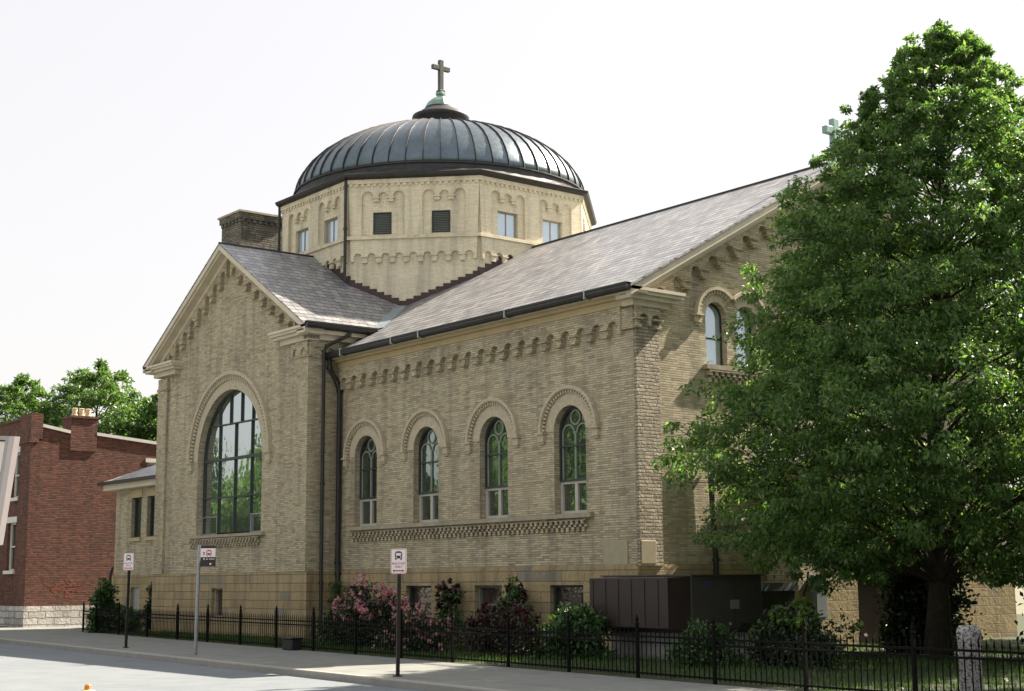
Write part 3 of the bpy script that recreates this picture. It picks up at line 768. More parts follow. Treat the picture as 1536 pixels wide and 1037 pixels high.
b = MB(); b.fbox(fA, -30.98, Xl-.1, 3.9, 4.02, .3, .55); b.build('annex_gutter', 'gutter', church)
b = MB(); b.hexa([(-30.95, -.52, 3.98), (Xl+.1, -.52, 3.98), (Xl+.1, 3.2, 5.55), (-27.9, 3.2, 5.55)], .06); b.hexa([(-30.95, -.52, 3.98), (-27.9, 3.2, 5.55), (-27.9, 7, 5.55), (-30.95, 7, 3.98)], .06)
b.build('annex_roof', 'slate', church)
# entrance vestibule, mostly behind the tree
fV = Fr((1.1, 0, 0), (0, 1, 0))
b = MB(); b.plate(fV, [(4.4, 0.0), (10.8, 0.0), (10.8, 3.0), (7.6, 3.9), (4.4, 3.0)], [archp(7.6, 1.4, 0.0, 1.0)], -.3, 0)
b.plate(Fr((0, 4.403, 0), (1, 0, 0)), rect(.0, 1.097, 0, 3.0), [], -.2, 0); b.build('vestibule_wall', 'brick', church)
b = MB(); b.plate(fV, rect(4.33, 10.87, G-.2, 0), [rect(6.6, 8.6, G, -.001)], -.3, .06); b.plate(Fr((0, 4.4, 0), (1, 0, 0)), rect(.07, 1.157, G-.2, -.002), [], -.2, .066); b.build('vestibule_base', 'stone', church)
b = MB(); b.fbox(fV, 6.5, 8.7, G, 2.5, -.35, -.2); b.build('entrance_door', 'step', church)
b = MB(); b.hexa([(0, 4.1, 2.95), (1.5, 4.1, 2.95), (1.5, 7.6, 4.0), (0, 7.6, 4.0)], .08); b.hexa([(0, 7.6, 4.0), (1.5, 7.6, 4.0), (1.5, 11.1, 2.95), (0, 11.1, 2.95)], .08); b.build('vestibule_roof', 'slate', church)

# ================================================================== RED BRICK HOUSE
hx, hy = -34.67, -1.85
house = thing('brick_house', 'two-storey red brick house with white stone sills and a rubble stone base', 'house', (hx-5, hy+6, G))
fH = Fr((0, hy, 0), (1, 0, 0)); fS = Fr((hx, 0, 0), (0, 1, 0))
HWN = [(-36.98, -36.1, 3.65, 5.55), (-37.2, -36.25, .6, 2.6), (-39.9, -39.0, 3.65, 5.55), (-40.0, -39.1, .6, 2.6)]
b = MB(); b.plate(fH, rect(-46, hx-.003, -.86, 6.9), [rect(a, e, z0, z1) for a, e, z0, z1 in HWN], -.3, 0)
b.plate(fS, [(hy+.003, -.86), (14, -.86), (14, 5.1), (.88, 6.28), (.88, 6.2), (-.3, 6.3), (-1.55, 6.52), (-1.55, 6.9), (hy+.003, 6.9)], [rect(3.25, 3.95, 4.3, 5.25)], -.3, 0)
b.box(-46, -45.8, hy, 14, -.86, 5); b.box(-46, hx-.3, 13.8, 14, -.86, 5)
b.fbox(fH, -46, hx-1.3, 6.9, 7.0, -.35, .06); b.build('wall', 'red', house)
b = MB(); b.fbox(fH, hx-1.15, hx+.07, -.855, 5.85, .0, .12); b.fbox(fH, hx-1.22, hx+.12, 5.85, 6.02, -.2, .20); b.fbox(fH, hx-1.2, hx+.1, 6.02, 7.08, -.35, .16)
b.build('pilaster', 'red', house)
b = MB(); b.plate(fH, rect(-46.1, hx+.117, G-.3, -.86), [], -.3, .14); b.plate(fS, rect(hy-.137, 14, G-.3, -.862), [], -.3, .12); b.build('stone_base', 'limestone', house)
b = MB()
for a, e, z0, z1 in HWN:
    b = MB(); b.fbox(fH, a-.12, e+.12, z1, z1+.25, -.2, .03); b.build('lintel', 'white', house); b = MB(); b.fbox(fH, a-.1, e+.1, z0-.14, z0, -.25, .1); b.build('sill', 'white', house)
b = MB(); b.fbox(fS, 3.15, 4.05, 5.25, 5.42, -.1, .03)
b.build('lintel', 'white', house)
for a, e, z0, z1 in HWN:
    wn = MB(); wn.plate(fH, rect(a+.002, e-.002, z0+.002, z1-.002), [rect(a+.07, e-.07, z0+.07, z1-.07)], -.2, -.12); wn.fbox(fH, a+.06, e-.06, (z0+z1)/2-.03, (z0+z1)/2+.03, -.19, -.11)
    o = wn.build('window', 'white', house); g = MB(); g.fbox(fH, a+.03, e-.03, z0+.03, z1-.03, -.24, -.18); g.build('pane', 'glass_dark', o)
wn = MB(); wn.plate(fS, rect(3.252, 3.948, 4.302, 5.248), [rect(3.32, 3.88, 4.37, 5.18)], -.2, -.1); o = wn.build('window', 'white', house); g = MB(); g.fbox(fS, 3.3, 3.9, 4.35, 5.2, -.24, -.18); g.build('pane', 'glass_dark', o)
def cop(b, y0, y1, z0, z1):
    v = [(x, y, z+dz) for dz in (0, .13) for x, y, z in ((hx-.35, y0, z0), (hx+.06, y0, z0), (hx+.06, y1, z1), (hx-.35, y1, z1))]
    b.add(v, [(3, 2, 1, 0), (4, 5, 6, 7), (0, 1, 5, 4), (1, 2, 6, 5), (2, 3, 7, 6), (3, 0, 4, 7)])
b = MB(); cop(b, -1.54, -.28, 6.53, 6.31); b.build('coping', 'white', house); b = MB(); cop(b, .88, 14, 6.29, 5.1); b.build('coping', 'white', house)
b = MB(); b.box(hx-.9, hx+.05, -.28, .88, 5.6, 6.98); b.box(hx-.95, hx+.09, -.33, .93, 6.98, 7.08); c_ = b.build('chimney', 'red', house)
for i in range(3):
    b = MB(); b.lathe((hx-.3, .0+.3*i, 7.08), [(.12, 0), (.14, .05), (.12, .1), (.11, .3), (.14, .34), (.1, .36)], 12); b.build('chimney_pot', 'pot', c_)
b = MB(); b.hexa([(-46, hy+.3, 6.5), (hx-.3, hy+.3, 6.5), (hx-.3, 14, 5.0), (-46, 14, 5.0)], .1); b.build('roof', 'tarmac_roof', house)
b = MB(); gr = random.Random(3)
for i in range(9):
    y = -1.0+gr.random()*1.5; z = -.45+gr.random()*.6; pts = [(hx+.002, y+.25*math.sin(t*1.7+i)*1, z+.16*math.cos(t*1.3+i*2)) for t in range(6)]
    for p0, p1 in zip(pts[:-1], pts[1:]):
        w_ = .022; b.add([(hx+.003+i*.0004, p0[1], p0[2]-w_), (hx+.003+i*.0004, p1[1], p1[2]-w_), (hx+.003+i*.0004, p1[1], p1[2]+w_), (hx+.003+i*.0004, p0[1], p0[2]+w_)], [(0, 1, 2, 3)])
b.build('graffiti', 'graff', house)

# ================================================================== GROUND
def ky(x): return -8.86-.082*x
def fy(x): return -5.22-.1*x
def strip(name, f0, f1, z, mat, x0=-400, x1=400, n=60):
    b = MB(); v = []; 
    for i in range(n+1):
        x = x0+(x1-x0)*i/n; v += [(x, f0(x), z), (x, f1(x), z)]
    b.add(v, [(2*i, 2*i+2, 2*i+3, 2*i+1) for i in range(n)])
    o = b.build(name, mat); return tag(o, kind='structure')
b = MB(); S = 1500; b.poly([(-S, -S, G-.26), (S, -S, G-.26), (S, S, G-.26), (-S, S, G-.26)]); tag(b.build('ground', 'earth'), kind='structure')
strip('road', lambda x: ky(x)-.14-8.0, lambda x: ky(x)-.14, G-.13, 'asphalt')
def kerb(name, f, s_):
    b = MB(); v = []; n = 60
    for i in range(n+1):
        x = -400+800*i/n; y = f(x)
        for dy, z in ((0, G-.25), (0, G-.02), (.02*s_, G+.001), (.16*s_, G+.003), (.16*s_, G-.25)): v.append((x, y+dy, z))
    fs = []
    for i in range(n):
        for j in range(4):
            q = (5*i+j, 5*i+5+j, 5*i+6+j, 5*i+1+j); fs.append(q if s_ > 0 else q[::-1])
    b.add(v, fs); tag(b.build(name, 'kerbm'), kind='structure')
kerb('kerb', lambda x: ky(x)-.14, 1); kerb('kerb_opposite', lambda x: ky(x)-8.14, -1)
strip('pavement', lambda x: ky(x)+.02, lambda x: fy(x)-.05 if x > -27.4 else hy-.6, G, 'paving', -100, 100, 400)
strip('pavement_opposite', lambda x: ky(x)-12.5, lambda x: ky(x)-8.30, G, 'paving')
strip('lawn', lambda x: fy(x)-.05, lambda x: 40, G-.004, 'soil', -27.5, 60, 40)
strip('yard', lambda x: -2.44, lambda x: 40, G-.006, 'paving', -34.6, -27.5, 4)
strip('verge', lambda x: hy-.6, lambda x: hy-.1, G-.002, 'soil', -60, -34.8, 4)
strip('bounce_ground', lambda x: ky(x)-60, lambda x: ky(x)-12.5, G-.01, 'kerbm')  # pale unseen ground, added to bounce sunlight onto the church walls

# ================================================================== FOLIAGE
def leaves_mesh(name, pts, size, mat, parent, droop=.5, aspect=.55, outward=None, jitter=.35):
    n = len(pts); pts = np.asarray(pts, np.float64)
    d = rng.normal(size=(n, 3)); d[:, 2] -= droop*1.3
    if outward is not None: d += outward*.9
    d /= np.linalg.norm(d, axis=1)[:, None]
    nn = rng.normal(size=(n, 3)); nn[:, 2] += .8
    s_ = np.cross(d, nn); s_ /= np.linalg.norm(s_, axis=1)[:, None]+1e-9
    up_ = np.cross(s_, d)
    L = size*(1+jitter*rng.uniform(-1, 1, n))[:, None]; Wd = L*aspect*.5
    v = np.empty((n, 4, 3))
    v[:, 0] = pts; v[:, 1] = pts+d*L*.45+s_*Wd+up_*Wd*.35; v[:, 2] = pts+d*L; v[:, 3] = pts+d*L*.45-s_*Wd+up_*Wd*.35
    me = bpy.data.meshes.new(name); me.vertices.add(4*n); me.loops.add(4*n); me.polygons.add(n)
    me.vertices.foreach_set('co', v.reshape(-1)); me.loops.foreach_set('vertex_index', np.arange(4*n, dtype=np.int32))
    me.polygons.foreach_set('loop_start', np.arange(0, 4*n, 4, dtype=np.int32)); me.update()
    me.materials.append(M[mat]); o = bpy.data.objects.new(name, me); COL.objects.link(o)
    if parent is not None:
        o.parent = parent; o.location = -parent.location if parent.get('abs', 0) else (0, 0, 0)
    return o
def tree(name, label, base, prof, nbr, nclump, nleaf, lsize, mat, group=None, trunk_r=.25, csize=.38, seed=1, rise=.35, zlow=None, cat='tree', lean=(0, 0)):
    """prof: list of (height above base, radius)"""
    rg = np.random.default_rng(seed)
    t = thing(name, label, cat, base, group); bx, by, bz = base
    H = prof[-1][0]; hs = [p[0] for p in prof]; rs = [p[1] for p in prof]
    ph = rg.uniform(0, 6.28, 5)
    def rad(h, a): return np.interp(h, hs, rs)*(1+.06*math.sin(3*a+ph[0]+h*.9)+.05*math.sin(5*a+ph[1]-h*1.7)+.05*math.sin(9*a+ph[2]+h*3))
    mb = MB(); tp = []
    for i in range(9):
        h = H*.93*i/8; tp.append((bx+.12*math.sin(h*.7+ph[3])*h/H*2, by+.12*math.cos(h*.6+ph[4])*h/H*2, bz-.1+h))
    mb.tube(tp, [trunk_r*(1.35 if i == 0 else 1)*(1-.9*(i/8)**.8) for i in range(9)], 10)
    cl = []
    z0 = zlow if zlow is not None else hs[0]
    for k in range(nbr):
        u = (k+.5)/nbr; ht = z0+(H*.97-z0)*(u**.95)+rg.uniform(-.2, .2)
        a = k*2.39996+rg.uniform(-.25, .25); r = rad(ht, a)*rg.uniform(.86, 1.05)
        hb = max(z0*.9, ht-r*rise); s0 = Vector((bx, by, bz+hb))
        e = Vector((bx+r*math.cos(a), by+r*math.sin(a), bz+ht))
        mid_ = s0.lerp(e, .5)+Vector((0, 0, .12*r))
        pts = [s0, s0.lerp(mid_, .5)+Vector((0, 0, .02*r)), mid_, mid_.lerp(e, .5)+Vector((0, 0, .04*r)), e]
        r0 = trunk_r*.20*(1-.6*u); mb.tube(pts, [r0, r0*.8, r0*.6, r0*.35, r0*.12], 5, False)
        nc = max(3, int(nclump*(.35+r/max(rs)*1.0)))
        for j in range(nc):
            s_ = rg.uniform(.25, 1.0)**.6
            p = np.array(s0.lerp(e, s_))+np.array([0, 0, .22*r*s_*(1-s_)*2])
            side = np.array([-math.sin(a), math.cos(a), 0])*rg.normal()*(.12+.20*r*s_)
            p = p+side+np.array([0, 0, rg.normal()*.18*min(1, r)-.05])
            # keep inside the profile
            h = p[2]-bz; rr = math.hypot(p[0]-bx, p[1]-by); mr = rad(min(max(h, hs[0]), H), a)*1.04+.05
            if rr > mr: p[0] = bx+(p[0]-bx)*mr/rr; p[1] = by+(p[1]-by)*mr/rr
            cl.append(p)
            if j % 4 == 0: mb.tube([tuple(s0.lerp(e, max(0, s_-.15))), tuple(p)], [r0*.3, .008], 4, False)
    for k in range(26):
        h = H*(.86+.14*k/25); r = .7*(1.1-k/25); a = rg.uniform(0, 6.28); cl.append(np.array([bx+r*math.cos(a), by+r*math.sin(a), bz+h]))
    lz = lambda z: max(0, (z-bz)/H)
    mb.v = [(x+lean[0]*lz(z), y+lean[1]*lz(z), z) for x, y, z in mb.v]
    mb.build('trunk', 'bark', t, smooth=True)
    cl = np.array(cl)
    kz = np.clip((cl[:, 2]-bz)/H, 0, None); cl[:, 0] += lean[0]*kz; cl[:, 1] += lean[1]*kz; n = len(cl)
    per = nleaf//n
    cs = csize*rg.uniform(.6, 1.35, n)*np.clip(np.interp(cl[:, 2]-bz, hs, rs)/max(rs)*1.3, .38, 1)
    pts = np.repeat(cl, per, 0); sc_ = np.repeat(cs, per)[:, None]
    off = rg.normal(size=pts.shape); off /= np.linalg.norm(off, axis=1)[:, None]; off *= rg.uniform(.1, 1, (len(pts), 1))**.45
    off[:, 2] *= .55
    pts = pts+off*sc_
    ow = pts-np.array([bx, by, bz+H*.35]); ow[:, 2] *= .2; ow /= np.linalg.norm(ow, axis=1)[:, None]+1e-6
    leaves_mesh('crown', pts, lsize, mat, t, droop=.8, aspect=.44, outward=ow)
    return t
def shrub(name, label, base, rx, ry, h, nleaf, lsize, mat, flowers=None, cat='shrub', group=None, seed=1, top=0, droop=0., stems=8):
    rg = np.random.default_rng(seed); t = thing(name, label, cat, base, group); bx, by, bz = base
    nc = max(14, int(nleaf/70)); cl = []
    for i in range(nc):
        a = rg.uniform(0, 6.28); u = rg.uniform(0, 1)**.45; z = rg.uniform(.05, 1)
        k = math.sqrt(max(.02, 1-(z*.95)**2.2))*(.8+.3*math.sin(2*a+seed)+.15*math.sin(5*a))
        cl.append((bx+rx*u*k*math.cos(a), by+ry*u*k*math.sin(a), bz+h*z*(.85+.2*math.sin(3*a+seed))))
    cl = np.array(cl); per = nleaf//nc
    pts = np.repeat(cl, per, 0)+rg.normal(size=(nc*per, 3))*np.array([.13, .13, .1])*max(.6, min(rx, h)); pts[:, 2] = np.maximum(pts[:, 2], bz+.02)
    mb = MB()
    for i in range(stems):
        c = cl[rg.integers(nc)]; p = [(bx+rg.normal()*.08, by+rg.normal()*.08, bz-.05), ((bx+c[0])/2+rg.normal()*.08, (by+c[1])/2, bz+(c[2]-bz)*.6), tuple(c)]
        mb.tube(p, [.02, .014, .006], 5, False)
    mb.build('stems', 'stem', t)
    leaves_mesh('foliage', pts, lsize, mat, t, droop=droop)
    if flowers:
        nf, fm, fs, zmin = flowers
        out_ = cl[cl[:, 2] > bz+h*zmin]
        fp = []
        for i in range(nf):
            c = out_[rg.integers(len(out_))]; d = c-np.array([bx, by, bz+h*.3]); d /= np.linalg.norm(d)+1e-6
            q = c+d*.14*max(.7, h)+rg.normal(size=3)*.10
            # petals: a rosette of short leaf faces
            fp.append(q)
        fp = np.array(fp); pp = np.repeat(fp, 9, 0)+rng.normal(size=(nf*9, 3))*fs*.22
        leaves_mesh('blooms', pp, fs, fm, t, droop=-.4, aspect=1.1)
    return t
# the big linden in front of the entrance gable
LP = [(1.75, 3.0), (2.1, 4.3), (2.9, 5.0), (4.0, 5.5), (5.2, 5.4), (6.2, 4.95), (7.0, 4.35), (8.5, 3.95), (9.85, 3.42), (10.9, 2.8), (12.0, 2.1), (13.0, 1.35), (13.6, .8), (14.2, .2)]
tree('linden_tree', 'tall cone-shaped green linden tree with dense crown in front of the church entrance gable', (6.3, 2.8, G), LP, 240, 17, 310000, .116, 'linden', trunk_r=.25, csize=.34, seed=5, rise=.30, lean=(.5, .62))
tree('street_tree', 'dense unseen tree added on the lawn at the right to shade the entrance side', (18.0, 1.0, G), [(1.6, 2.6), (3, 4.2), (5, 4.4), (8, 3.2), (11, .5)], 80, 10, 40000, .24, 'linden', trunk_r=.22, csize=.5, seed=80, rise=.4)  # out of view, added to cut ambient light under the linden
n2 = thing('brick_house', 'plain unseen two-storey brick house added at the right to block low skylight', 'house', (29, 5, G))  # unseen house, added to darken the entrance side
b = MB(); b.box(24, 34, -3, 13, G-.1, 6.5); b.build('wall', 'red', n2)
b = MB(); b.hexa([(23.5, -3.5, 6.4), (29, -3.5, 9.6), (29, 13.5, 9.6), (23.5, 13.5, 6.4)], .15); b.hexa([(29, -3.5, 9.6), (34.5, -3.5, 6.4), (34.5, 13.5, 6.4), (29, 13.5, 9.6)], .15); b.plate(Fr((0, -3, 0), (1, 0, 0)), [(24, 6.5), (34, 6.5), (29, 9.4)], [], -.1, 0); b.build('roof', 'slate', n2)
for y in (-1, 3, 7):
    for z in (-.4, 2.9):
        b = MB(); b.box(23.93, 23.99, y, y+1.0, z, z+1.7); o = b.build('window', 'white', n2); b = MB(); b.box(23.90, 23.94, y+.08, y+.92, z+.08, z+1.62); b.build('pane', 'glass_dark', o)
tree('street_tree', 'sunlit yellow-green tree cut off by the right edge of the photo', (13.6, -1.2, G), [(1.9, .9), (2.6, 1.4), (4, 1.75), (5.6, 1.5), (6.6, .9), (7.2, .2)], 50, 10, 30000, .10, 'lime', trunk_r=.16, csize=.36, seed=9, rise=.4)
MPL = 'maple trees behind the red brick house'
MP = [(3, 3), (5, 5.2), (8, 6.0), (11, 5.2), (13.5, 3.0), (14.9, .6)]
for i, (x, y, s_, rk, lab) in enumerate([(-65.2, 3.6, .90, .72, 'broad green maple tree cut by the left edge, behind the red brick house'), (-62.4, 7.4, .95, .76, 'green maple tree left of the chimney pots of the red brick house'), (-59.4, 11.2, 1.01, .74, 'tallest green maple tree, standing behind the chimney pots of the red brick house'), (-57.2, 14.6, .91, .60, 'narrow green maple tree between the red brick house and the church transept')]):
    tree('maple_tree', lab, (x, y, G), [(h*s_, r_*rk*s_) for h, r_ in MP], 90, 10, 42000, .24, 'maple', group=MPL, trunk_r=.3, csize=.55, seed=20+i)
for i, (x, y, h_, lab) in enumerate([(5.6, 16.5, .84, 'dark leafy tree behind the linden, next to the far corner of the entrance gable'), (11.5, 14.0, .70, 'dark leafy tree in the background right of the linden trunk')]):
    tree('background_tree', lab, (x, y, G), [(h*h_*.8-.9, r_*h_*.9) for h, r_ in MP], 80, 10, 40000, .19, 'linden', trunk_r=.2, csize=.5, seed=50+i)
# greenery beside the linden, two dark shrubs added as shade
shrub('evergreen_shrub', 'dark tall evergreen shrub added to fill the black shade left of the linden trunk', (4.5, 4.9, G), 1.35, 1.2, 2.9, 16000, .13, 'darkleaf', seed=3)  # added dark mass standing in for deep shade before the wall
shrub('evergreen_shrub', 'dark spreading evergreen shrub added to fill the black shade right of the linden trunk', (8.3, 5.6, G), 1.7, 1.3, 2.6, 18000, .13, 'darkleaf', seed=4)  # added to blacken the shaded gap beside the trunk
shrub('evergreen_shrub', 'low dark evergreen shrub at the right edge behind the granite post', (9.8, 5.4, G), 1.1, 1.0, 1.1, 5000, .11, 'shrub', seed=6)
shrub('garden_shrub', 'dark leafy shrub with pale tips under the meter box', (6.4, -1.7, G), 1.1, .9, 1.15, 5500, .10, 'darkleaf', flowers=(45, 'lime', .10, .6), seed=8)
shrub('garden_shrub', 'small weedy shrub behind the fence right of the block plinth', (4.7, -2.6, G), .8, .6, .8, 3000, .09, 'shrub', seed=12)
# rose bed along the nave wall
shrub('rose_bush', 'big pink rose bush under the first cellar window', (-7.6, -2.7, G), 1.9, .8, 1.45, 9000, .085, 'darkleaf', flowers=(170, 'pink', .085, .45), seed=31, cat='rose bush')
shrub('rose_bush', 'low bush of small pale pink roses right of the bus stop pole', (-4.4, -3.3, G), 1.2, .7, .95, 6000, .075, 'darkleaf', flowers=(200, 'pale_pink', .055, .1), seed=32, cat='rose bush')
shrub('rose_bush', 'climbing dark red rose between the second and third cellar windows', (-6.9, -.5, G), .45, .3, 1.75, 2600, .08, 'shrub', flowers=(34, 'crimson', .10, .4), seed=33, cat='rose bush')
shrub('rose_bush', 'wide dark red rose bush in front of the third cellar window', (-1.9, -2.6, G), 1.9, .8, 1.05, 9000, .08, 'redleaf', flowers=(240, 'crimson', .085, .3), seed=34, cat='rose bush')
shrub('rose_bush', 'tall leafy rose against the wall between third and fourth cellar windows', (-4.1, -.55, G), .75, .3, 1.75, 3600, .085, 'shrub', flowers=(14, 'crimson', .10, .5), seed=35, cat='rose bush')
shrub('rose_bush', 'thin climbing rose at the left of the louvred cellar window', (-12.9, -.45, G), .4, .25, 1.75, 1500, .08, 'shrub', seed=36, cat='rose bush')
shrub('leafy_shrub', 'broad-leaved green shrub in front of the louvred cellar window', (.5, -2.4, G), .95, .7, 1.1, 3200, .14, 'shrub', seed=37, droop=.5)
shrub('leafy_shrub', 'vine-covered green bush at the left end of the iron fence', (-26.0, -2.15, G), .75, .6, 1.75, 3600, .15, 'shrub', seed=41)
shrub('leafy_shrub', 'narrow dark evergreen against the annex wall', (-25.2, -.55, G), .4, .35, 2.0, 2600, .11, 'darkleaf', seed=42)
shrub('leafy_shrub', 'low green weeds behind the fence before the white panel', (-25.0, -1.6, G), 1.3, .4, .8, 2500, .12, 'shrub', seed=43)
# grass
def grass_patch(name, x0, x1, yf, n, h, lab=None):
    rg = np.random.default_rng(77); X = rg.uniform(x0, x1, n); Y = np.array([rg.uniform(*yf(x)) for x in X])
    p = np.stack([X, Y, np.full(n, G)], 1)
    o = leaves_mesh(name, p, h, 'grass', None, droop=-2.2, aspect=.12, jitter=.5)
    return tag(o, lab, 'grass', kind='stuff')
grass_patch('grass', -23, 14, lambda x: (fy(x)+.02, (-.15 if x < 0 else 8)), 60000, .10, 'short green grass of the lawn between the iron fence and the church')
# reflected surroundings across the street
RF = 'trees across the street reflected in the church windows'
for i, (x, y, s_) in enumerate([(-43, -21.5, .62), (-56, -15.4, .82), (-60, -23.5, .55), (-31, -25.5, .85), (-47, -33, 1.0), (-30, -34, .95), (-37, -28, .9), (-66, -30, .9)]):
    if i == 0:
        rt_ = tree('roadside_tree', 'leafy tree across the street, reflected in the church windows', (x, y, G), [(h*s_, r_*.8*s_) for h, r_ in MP], 60, 9, 22000, .30, 'maple', group=RF, trunk_r=.3, csize=.6, seed=60)
    else:
        c = copy_tree(rt_); c.location = (x, y, G); c.rotation_euler.z = i*1.3; c.scale = (s_/.62,)*3
for i, (x, y, s_) in enumerate([(20, -37, 1.0), (31.5, -32, .8), (40, -27, 1.05), (35.5, -20.5, .75), (12, -35, .9)]):  # unseen trees added behind the camera to dim the lower walls
    c = copy_tree(rt_); c.location = (x, y, G); c.rotation_euler.z = i*1.7; c.scale = (s_/.62,)*3
    c['label'] = 'tall unseen tree added behind the viewpoint to block front skylight'; c['group'] = 'trees added behind the viewpoint to block skylight'
# neighbour house across the street (seen in the reflection)
nh = thing('gabled_house', 'brown gabled house with pale barge boards across the street, reflected in the arched window', 'house', (-64, -30, G))
b = MB(); b.box(-70, -60, -36, -28, G, 4.2); b.build('wall', 'red', nh)
b = MB(); b.hexa([(-59.4, -36.5, 4.1), (-59.4, -32, 7.6), (-70.5, -32, 7.6), (-70.5, -36.5, 4.1)], .15); b.hexa([(-59.4, -32, 7.6), (-59.4, -27.5, 4.1), (-70.5, -27.5, 4.1), (-70.5, -32, 7.6)], .15); b.build('roof', 'slate', nh)
b = MB(); fG = Fr((-59.4, 0, 0), (0, 1, 0)); b.plate(fG, [(-36.5, 4.0), (-32, 7.5), (-27.5, 4.0), (-27.5, 3.7), (-32, 7.15), (-36.5, 3.7)], [], 0, .1); b.plate(Fr((-60, 0, 0), (0, 1, 0)), [(-36, 4.1), (-28, 4.1), (-32, 7.2)], [], -.1, .02); b.build('barge_board', 'white', nh)

# ================================================================== FENCE
fence = thing('iron_fence', 'low black iron picket fence with spear tips between the pavement and the church lawn', 'fence', (-6, fy(-6), G))
PX = [-27.05, -25.5, -22.94, -20.02, -17.2, -14.65, -12.13, -9.64, -7.3, -4.9, -2.6, -.28, 1.95, 4.1, 6.25, 8.35, 10.5, 12.7, 14.9, 17.1]
FHT = .87
for x in PX:
    b = MB(); y = fy(x); b.box(x-.026, x+.026, y-.026, y+.026, G-.05, G+FHT+.05); b.lathe((x, y, G+FHT+.05), [(.03, 0), (.045, .03), (.02, .07), (.035, .1), (.004, .2)], 6)
    b.build('post', 'iron', fence)
for x0, x1 in zip(PX[:-1], PX[1:]):
    b = MB()
    for z in (.09, .63, .73): b.bar((x0, fy(x0), G+z), (x1, fy(x1), G+z), .022, .035)
    n = int((x1-x0)/.125)
    for k in range(1, n):
        x = x0+(x1-x0)*k/n; y = fy(x); r_ = .007
        b.box(x-r_, x+r_, y-r_, y+r_, G+.05, G+FHT-.07)
        z = G+FHT-.08
        b.add([(x-.02, y, z), (x+.02, y, z), (x, y-.012, z+.03), (x, y+.012, z+.03), (x, y, z+.13), (x, y, z-.03)], [(0, 2, 4), (2, 1, 4), (1, 3, 4), (3, 0, 4), (2, 0, 5), (1, 2, 5), (3, 1, 5), (0, 3, 5)])
    b.build('picket_panel', 'iron', fence)

# ================================================================== SIGNS
def text_mesh(body, size, loc, rot, mat, parent, name='lettering', bold=.0):
    cu = bpy.data.curves.new(name, 'FONT'); cu.body = body; cu.size = size; cu.align_x = 'CENTER'; cu.align_y = 'CENTER'; cu.offset = bold; cu.extrude = .001
    tmp = bpy.data.objects.new('tmp', cu); COL.objects.link(tmp); bpy.context.view_layer.update()
    me = bpy.data.meshes.new_from_object(tmp.evaluated_get(bpy.context.evaluated_depsgraph_get())); bpy.data.objects.remove(tmp)
    me.materials.clear(); me.materials.append(M[mat]); o = bpy.data.objects.new(name, me); COL.objects.link(o); o.parent = parent; o.location = loc; o.rotation_euler = rot
    return o
def rrect(w, h, r, n=5):
    p = []
    for cx_, cy_, a0 in ((w/2-r, h/2-r, 0), (-w/2+r, h/2-r, 90), (-w/2+r, -h/2+r, 180), (w/2-r, -h/2+r, 270)):
        for i in range(n+1): a = R(a0+90*i/n); p.append((cx_+r*math.cos(a), cy_+r*math.sin(a)))
    return p
def bus_icon(b, fr, cx_, cz, s_, d):
    # front view of a bus: body outline with windscreen, headlights and wheels
    sh = lambda pts: [(cx_+x*s_, cz+y*s_) for x, y in pts]
    body = [(-.5, -.38), (.5, -.38), (.52, .25), (.42, .5), (.2, .6), (-.2, .6), (-.42, .5), (-.52, .25)]
    ws = [(-.38, .0), (.38, .0), (.38, .3), (.3, .38), (-.3, .38), (-.38, .3)]
    l1 = [(x*.09-.32, y*.09-.2) for x, y in ((-1, -1), (1, -1), (1, 1), (-1, 1))]; l2 = [(-x, y) for x, y in l1][::-1]
    b.plate(fr, sh(body), [sh(ws), sh(l1), sh(l2)], d, d+.003)
    b.plate(fr, sh([(-.46, -.58), (-.28, -.58), (-.28, -.38), (-.46, -.38)]), [], d, d+.003); b.plate(fr, sh([(.28, -.58), (.46, -.58), (.46, -.38), (.28, -.38)]), [], d, d+.003)
def bus_sign(x, y, label, lean, hh):
    t = empty('bus_stop_sign', (x, y, G), label, 'road sign', 'no stopping bus signs on dark posts')
    L = Vector(lean); top = L*hh
    b = MB(); b.bar((0, 0, -.05), top, .065, .05); b.box(-.07, .07, -.06, .06, -.02, .02); b.build('post', 'pole_dark', t)
    # plate faces down the street towards the camera
    dirn = Vector((.62, -.78, 0)).normalized(); U = Vector((0, 0, 1)).cross(dirn).normalized()
    fr = Fr(top+dirn*.045-Vector((0, 0, .21)), U)
    b = MB(); b.plate(fr, rrect(.30, .46, .035), [], 0, .006, back=True); p = b.build('sign_plate', 'sign_white', t)
    b = MB(); b.plate(fr, rrect(.285, .445, .03), [rrect(.270, .430, .026)], .006, .008); b.build('border', 'sign_red_pale', p)
    b = MB(); bus_icon(b, fr, 0, .10, .135, .006); b.build('bus_symbol', 'sign_black', p)
    b = MB(); b.plate(fr, [(-.11, -.175), (-.08, -.205), (-.08, -.185), (.08, -.185), (.08, -.205), (.11, -.175), (.08, -.145), (.08, -.165), (-.08, -.165), (-.08, -.145)], [], .006, .009); b.build('double_arrow', 'sign_red', p)
    ang = math.atan2(U.y, U.x)
    for txt, dz, sz in (('BUS STOP', -.045, .055), ('ONLY', -.105, .055)):
        q = fr.p(0, dz, .0085); text_mesh(txt, sz, q, (R(90), 0, ang), 'sign_red', p)
    return t
bus_sign(2.93, -8.75, 'white bus sign on a leaning dark post in front of the pink roses', (.030, -.01, 1), 2.30)
bus_sign(-12.64, -7.18, 'farther white bus sign on a dark post near the red brick house', (.02, .0, 1), 2.52)
t = empty('bus_stop_flag', (-7.39, -7.71, G), 'bus stop flag with white bus panel over a black panel on a bare steel pole', 'bus stop sign')
